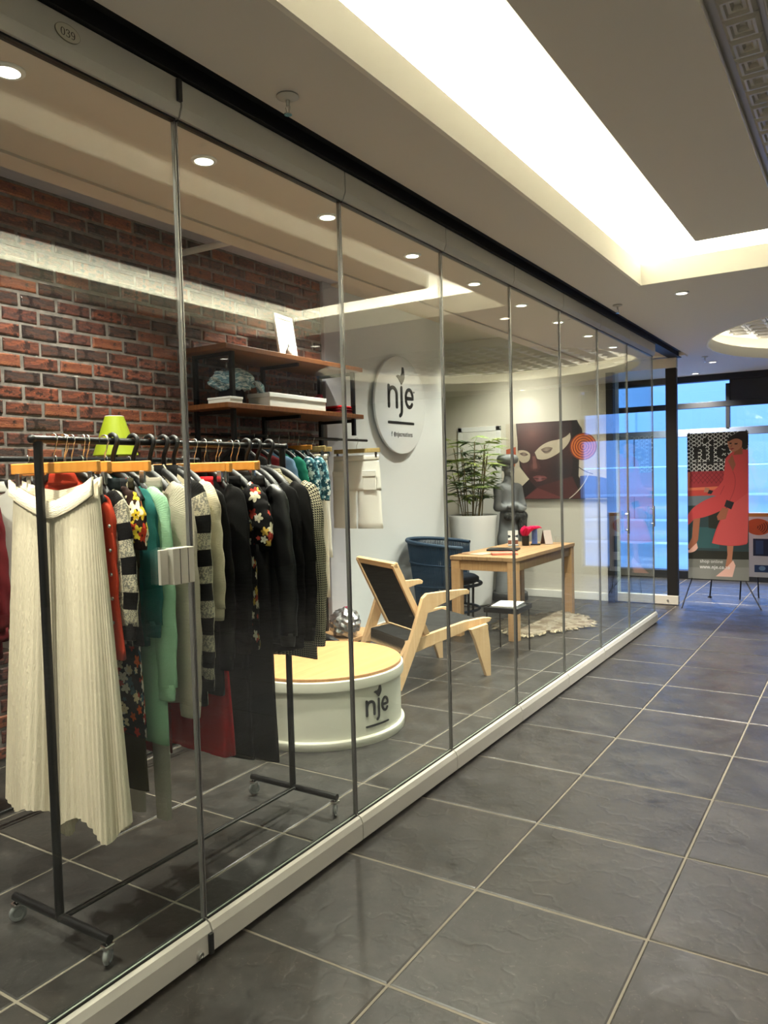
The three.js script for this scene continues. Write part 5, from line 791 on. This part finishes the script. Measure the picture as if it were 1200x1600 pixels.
// ---------------------------------------------------------------- PORTRAIT on the end wall
(function () {
  const X0 = -3.76, X1 = -2.47, Y0 = 1.18, Y1 = 2.10, w = X1 - X0, h = Y1 - Y0;
  const S = (g, pts, c) => { g.fillStyle = c; g.beginPath(); g.moveTo(...pts[0]); for (let k = 1; k < pts.length; k++) pts[k].length === 2 ? g.lineTo(...pts[k]) : pts[k].length === 4 ? g.quadraticCurveTo(...pts[k]) : g.bezierCurveTo(...pts[k]); g.closePath(); g.fill(); };
  const t = canvas(1024, 730, (g, W, H) => {
    const m = (px, py) => [(px - 783) / 172 * W, (py - 659) / 121 * H], q = (...a) => { const r = []; for (let k = 0; k < a.length; k += 2) r.push(...m(a[k], a[k + 1])); return r; };
    g.fillStyle = '#c9bfae'; g.fillRect(0, 0, W, H);
    S(g, [q(800, 650), q(896, 650), q(912, 672, 905, 700), q(903, 745), q(918, 770, 912, 790), q(808, 790), q(808, 752)], '#1a1116');                       // hair and shadow mass
    S(g, [q(803, 655), q(893, 655), q(896, 700, 893, 738), q(884, 762, 862, 768), q(845, 772, 832, 760), q(806, 735, 803, 700)], '#3c2022');                 // face
                                                                // brow plane
    const blob = (px, py, r, c) => { const [x, y] = m(px, py), R = r / 172 * W, gr = g.createRadialGradient(x, y, 0, x, y, R); gr.addColorStop(0, c + 'd0'); gr.addColorStop(1, c + '00'); g.fillStyle = gr; g.beginPath(); g.arc(x, y, R, 0, 6.3); g.fill(); };
    g.save(); g.beginPath(); g.moveTo(...m(803, 655)); g.lineTo(...m(893, 655)); g.quadraticCurveTo(...q(896, 700, 893, 738)); g.quadraticCurveTo(...q(884, 762, 862, 768)); g.quadraticCurveTo(...q(845, 772, 832, 760)); g.quadraticCurveTo(...q(806, 735, 803, 700)); g.closePath(); g.clip();
    blob(828, 676, 34, '#7a4844'); blob(884, 668, 22, '#241a22'); blob(878, 738, 30, '#1a1a26'); blob(812, 732, 16, '#5e3638'); blob(846, 764, 18, '#2c2430'); g.restore();
    S(g, [q(836, 760), q(893, 745), q(908, 779), q(812, 779)], '#4a2325'); S(g, [q(812, 779), q(836, 762), q(880, 779)], '#6b3436');                       // neck
                                                   // cheek in a darker tone
    S(g, [q(832, 706), q(845, 690, 868, 688), q(884, 686, 890, 678), q(896, 692, 872, 708), q(850, 722, 836, 716)], '#c9bca8');                            // pale paint over the right eye
    S(g, [q(804, 702), q(818, 700, 824, 708), q(826, 722, 812, 722), q(805, 720, 804, 712)], '#c3b5a0');
    S(g, [q(842, 702), q(852, 696, 862, 700), q(858, 710, 848, 708)], '#7d6a5e'); S(g, [q(844, 704), q(852, 707, 861, 701), q(852, 710, 844, 704)], '#1c1214'); S(g, [q(806, 707), q(814, 703, 821, 709), q(814, 714, 806, 707)], '#5c4a44');
    S(g, [q(826, 708), q(832, 708), q(842, 730), q(836, 737), q(824, 735), q(822, 730)], '#4e2a2c'); S(g, [q(828, 712), q(833, 712), q(836, 731), q(829, 732)], '#7a4a48');     // nose
    S(g, [q(828, 745), q(836, 741, 842, 743), q(850, 743, 852, 747), q(842, 753, 834, 752)], '#7d4246'); S(g, [q(828, 746), q(840, 748, 852, 747), q(840, 751, 828, 746)], '#2a1214');
    blob(831, 728, 7, '#8a5a56'); blob(840, 748, 5, '#b08484'); blob(852, 703, 7, '#a8978a'); blob(814, 708, 5, '#a39284');
    S(g, [q(893, 658), q(900, 655, 906, 668), q(914, 676, 905, 690), q(893, 690)], '#150f12');
    const ring = (cx, cy, r) => { const [x, y] = m(cx, cy), R = r / 172 * W; for (let k = 0; k < 11; k++) { g.fillStyle = k % 2 ? '#e07a34' : '#8a3214'; g.beginPath(); g.arc(x, y, R * (1 - k / 11), 0, 6.3); g.fill(); } };
    ring(911, 700, 21); ring(790, 724, 8);
    S(g, [q(783, 700), q(800, 696), q(800, 715), q(783, 712)], '#b5532e');
    S(g, [q(905, 745), q(925, 742, 955, 752), q(955, 779), q(906, 779)], '#4a5488'); S(g, [q(783, 742), q(806, 728), q(822, 748), q(806, 762), q(783, 779)], '#d8cdb8');
    g.strokeStyle = '#e2dcd0'; g.lineWidth = 8; g.lineCap = 'round'; g.beginPath(); g.moveTo(...m(888, 779)); g.quadraticCurveTo(...m(912, 762), ...m(920, 738)); g.stroke();
    g.strokeStyle = '#17131a'; g.lineWidth = 7; g.beginPath(); g.moveTo(...m(893, 716)); g.quadraticCurveTo(...m(900, 735), ...m(925, 742)); g.stroke();
  });
  const p = thing('painting', 'large canvas portrait with pale paint round the eyes and a spiral earring', 'painting', [(X0 + X1) / 2, (Y0 + Y1) / 2, -8.785]);
  mesh('stretcher', rbox(w - 0.01, h - 0.01, 0.03, 0.003, 0, 0, 0.001), M.white, p);
  mesh('canvas_print', new THREE.BoxGeometry(w, h, 0.004).translate(0, 0, 0.018), std(0xffffff, 0.7, { map: t, bumpMap: rep(weaveT, 30, 22), bumpScale: 0.0006 }), p);
})();
// ---------------------------------------------------------------- BANNER STANDS
(function () {
  const PW = 0.62, PH = 1.615;
  const t = canvas(600, 1560, (g, W, H) => {
    const m = (px, py) => [(px - 1072 - (py - 677) * 0.045) / 95 * W, (py - 677) / 230 * H], q = (...a) => { const r = []; for (let k = 0; k < a.length; k += 2) r.push(...m(a[k], a[k + 1])); return r; };
    const S = (pts, c) => { g.fillStyle = c; g.beginPath(); g.moveTo(...pts[0]); for (let k = 1; k < pts.length; k++) pts[k].length === 2 ? g.lineTo(...pts[k]) : g.quadraticCurveTo(...pts[k]); g.closePath(); g.fill(); };
    g.fillStyle = '#6c7b86'; g.fillRect(0, 0, W, H);
    // lattice wallpaper
    const y1 = m(1072, 737)[1]; g.fillStyle = '#10161a'; g.fillRect(0, 0, W, y1); g.strokeStyle = '#dfe6e4'; g.lineWidth = 8; g.save(); g.beginPath(); g.rect(0, 0, W, y1); g.clip();
    for (let c = 0; c < 12; c++) for (const s of [-1, 1]) { g.beginPath(); for (let k = 0; k <= 90; k++) { const y = k / 90 * y1, x = c * 54 + 14 + s * 21 * Math.sin(y / 84 * Math.PI * 2 + c * Math.PI) + s * 5 * Math.sin(y / 59 * Math.PI * 2); k ? g.lineTo(x, y) : g.moveTo(x, y); } g.stroke(); }
    g.fillStyle = '#0c1013'; g.strokeStyle = '#0c1013'; g.lineJoin = 'round'; g.lineWidth = 4; g.font = 'bold 250px sans-serif'; g.strokeText('nje', 50, y1 * 0.68); g.fillText('nje', 50, y1 * 0.68); g.beginPath(); g.ellipse(184, y1 * 0.2, 22, 34, 0.4, 0, 6.3); g.fill(); g.fillRect(60, y1 * 0.76, 300, 14); g.restore();
    // red buttoned sofa and counter
    S([q(1072, 737), q(1135, 737), q(1135, 768), q(1072, 768)], '#a8323c'); g.strokeStyle = '#7c1f2b'; g.lineWidth = 5; for (let k = -4; k < 12; k++) { g.beginPath(); g.moveTo(...m(1078 + k * 7, 738)); g.lineTo(...m(1078 + k * 7 + 16, 756)); g.moveTo(...m(1078 + k * 7 + 16, 738)); g.lineTo(...m(1078 + k * 7, 756)); g.stroke(); }
    S([q(1072, 738), q(1079, 738), q(1079, 764), q(1072, 764)], '#d8723c'); S([q(1072, 764), q(1125, 762), q(1118, 775), q(1072, 776)], '#c9473f'); S([q(1072, 763), q(1125, 761), q(1125, 766), q(1072, 767)], '#e07a58');
    // teal bench and floor
    S([q(1072, 791), q(1175, 791), q(1175, 868), q(1072, 868)], '#2b4348'); S([q(1072, 791), q(1078, 791), q(1080, 868), q(1072, 868)], '#1f5f63'); S([q(1085, 825), q(1130, 825), q(1130, 858), q(1085, 858)], '#2f5c60'); S([q(1110, 790), q(1135, 790), q(1128, 828), q(1112, 826)], '#232a22');
    S([q(1070, 862), q(1180, 862), q(1180, 884), q(1070, 884)], '#23261f'); S([q(1070, 876), q(1180, 874), q(1182, 912), q(1070, 912)], '#777a74'); S([q(1070, 890), q(1180, 886), q(1182, 912), q(1070, 912)], '#8a8d88');
    // figure: far leg, coat, near leg
    S([q(1087, 812), q(1098, 808), q(1096, 845), q(1088, 862), q(1078, 858), q(1086, 842)], '#a8674c'); S([q(1072, 856), q(1082, 862), q(1094, 850), q(1096, 858), q(1092, 866, 1080, 866), q(1072, 862)], '#eab9a8');
    S([q(1141, 846), q(1152, 846), q(1150, 880), q(1148, 892), q(1140, 890), q(1143, 868)], '#b87a5e'); S([q(1126, 902), q(1142, 888), q(1152, 876), q(1156, 884), q(1152, 902)], '#f0c2b4');
    S([q(1134, 718), q(1142, 708, 1148, 706), q(1160, 703, 1168, 706), q(1172, 760, 1172, 850), q(1150, 857, 1118, 850), q(1124, 820, 1140, 793), q(1112, 810, 1088, 812), q(1080, 824, 1074, 822), q(1076, 800, 1092, 790), q(1106, 780, 1122, 776), q(1108, 774, 1112, 768), q(1122, 768, 1132, 750)], '#cf4a4d');
    S([q(1142, 793), q(1172, 770), q(1173, 848), q(1150, 856, 1120, 850), q(1126, 822, 1142, 793)], '#d6585a'); S([q(1144, 712), q(1150, 728), q(1146, 738), q(1138, 722)], '#9c5f48');
    g.strokeStyle = '#a83540'; g.lineWidth = 6; g.beginPath(); g.moveTo(...m(1146, 738)); g.quadraticCurveTo(...m(1158, 760), ...m(1138, 792)); g.stroke(); g.beginPath(); g.moveTo(...m(1134, 760)); g.lineTo(...m(1128, 774)); g.stroke();
    S([q(1138, 782), q(1150, 786), q(1146, 797), q(1135, 792)], '#20232a'); S([q(1132, 794), q(1142, 796), q(1138, 812), q(1126, 814), q(1124, 808)], '#a8664c'); S([q(1110, 766), q(1117, 768), q(1114, 773), q(1108, 772)], '#20232a'); S([q(1104, 762), q(1111, 764), q(1109, 770), q(1102, 770)], '#b27a62');
    // head
    S([q(1138, 690), q(1146, 676, 1164, 676), q(1172, 690, 1164, 706), q(1158, 702), q(1152, 690)], '#17120f'); S([q(1150, 700), q(1158, 698), q(1160, 712), q(1146, 713)], '#94583f'); S([q(1136, 692), q(1140, 682, 1152, 684), q(1160, 688, 1158, 700), q(1152, 708, 1144, 708), q(1137, 704, 1136, 692)], '#b87a60');
    S([q(1135, 690), q(1142, 678, 1160, 680), q(1162, 690, 1158, 692), q(1150, 684, 1138, 692)], '#17120f'); S([q(1139, 694), q(1143, 694), q(1142, 696), q(1139, 696)], '#2a1a16'); S([q(1147, 695), q(1152, 695), q(1151, 697), q(1147, 697)], '#2a1a16'); S([q(1140, 703), q(1144, 702), q(1147, 703), q(1143, 705)], '#8a3a3a'); S([q(1142, 697), q(1144, 697), q(1143, 701), q(1140, 701)], '#a0654e');
    g.fillStyle = '#e9ecec'; g.font = '44px sans-serif'; g.fillText('shop online', 120, H * 0.888, 230); g.font = 'bold 46px sans-serif'; g.fillText('www.nje.co.za', 118, H * 0.927, 300);
  });
  const b = thing('banner_stand', 'tall banner of a person in a red coat on a thin folding stand', 'banner', [-1.405, 0, -9.05]);
  mesh('banner', new THREE.BoxGeometry(PW, PH, 0.004).translate(0, 1.08, 0), std(0xffffff, 0.6, { map: t }), b);
  mesh('corner_clip', rbox(0.012, 0.03, 0.014, 0.003, -PW / 2 + 0.02, 1.885, 0), M.black, b); mesh('corner_clip', rbox(0.012, 0.03, 0.014, 0.003, PW / 2 - 0.02, 1.885, 0), M.black, b);
  for (const s of [-1, 1]) { mesh('front_leg', [rod(V(0, 1.0, -0.03), V(s * 0.27, 0.28, -0.012), 0.007, 8), rod(V(s * 0.27, 0.28, -0.012), V(s < 0 ? -0.30 : 0.45, 0.0, s < 0 ? 0.42 : 0.2), 0.007, 8)], M.black, b); mesh('upper_arm', rod(V(0, 1.0, -0.03), V(s * (PW / 2 - 0.02), 1.885, -0.01), 0.006, 8), M.black, b); }
  mesh('rear_leg', rod(V(0, 1.0, -0.03), V(-0.16, 0.0, -0.45), 0.008, 8), M.black, b); mesh('hub', rbox(0.06, 0.07, 0.04, 0.008, 0, 1.0, -0.035), M.black, b); mesh('foot_pad', lathe([[0, 0.016], [0.02, 0.014], [0.024, 0], [0, 0]], 16).translate(-0.16, 0, -0.45), M.black, b);
  // low product board behind
  const t2 = canvas(300, 700, (g, W, H) => { g.fillStyle = '#cfd2da'; g.fillRect(0, 0, W, H); g.fillStyle = '#b88a4a'; g.fillRect(0, 0, W, 38); g.fillStyle = '#c25a34'; g.beginPath(); g.ellipse(170, 150, 100, 90, 0.2, 0, 6.3); g.fill(); g.strokeStyle = '#6d2a1a'; g.lineWidth = 8; for (let k = 0; k < 5; k++) { g.beginPath(); g.arc(150, 150, 20 + k * 18, -0.6, 0.9); g.stroke(); } g.fillStyle = '#1d2c4c'; g.fillRect(130, 280, 130, 190); g.fillStyle = '#2f4a78'; g.fillRect(150, 300, 60, 150); g.fillStyle = '#24406e'; g.fillRect(140, 570, 120, 80); g.fillStyle = '#6f93bd'; g.beginPath(); g.arc(200, 605, 26, 0, 6.3); g.fill(); g.strokeStyle = '#22242a'; g.lineWidth = 7; g.beginPath(); g.moveTo(30, 300); g.quadraticCurveTo(110, 330, 60, 400); g.quadraticCurveTo(10, 470, 90, 470); g.stroke(); });
  const c = thing('product_board', 'low white board with product pictures behind the red coat banner', 'board', [-1.12, 0, -9.42]);
  mesh('board', rbox(0.40, 0.72, 0.012, 0.003, 0.05, 0.63, 0), M.white, c); mesh('print', new THREE.BoxGeometry(0.39, 0.71, 0.003).translate(0.05, 0.63, 0.0075), std(0xffffff, 0.6, { map: t2 }), c);
  for (const s of [-1, 1]) mesh('leg', rod(V(0.05 + s * 0.17, 0, 0.04 * s), V(0.05 + s * 0.15, 0.3, -0.012), 0.008, 8), M.black, c);
  mesh('strut', rod(V(0.05, 0, -0.25), V(0.05, 0.8, -0.014), 0.008, 8), M.black, c);
})();
renderer.render(scene, camera);
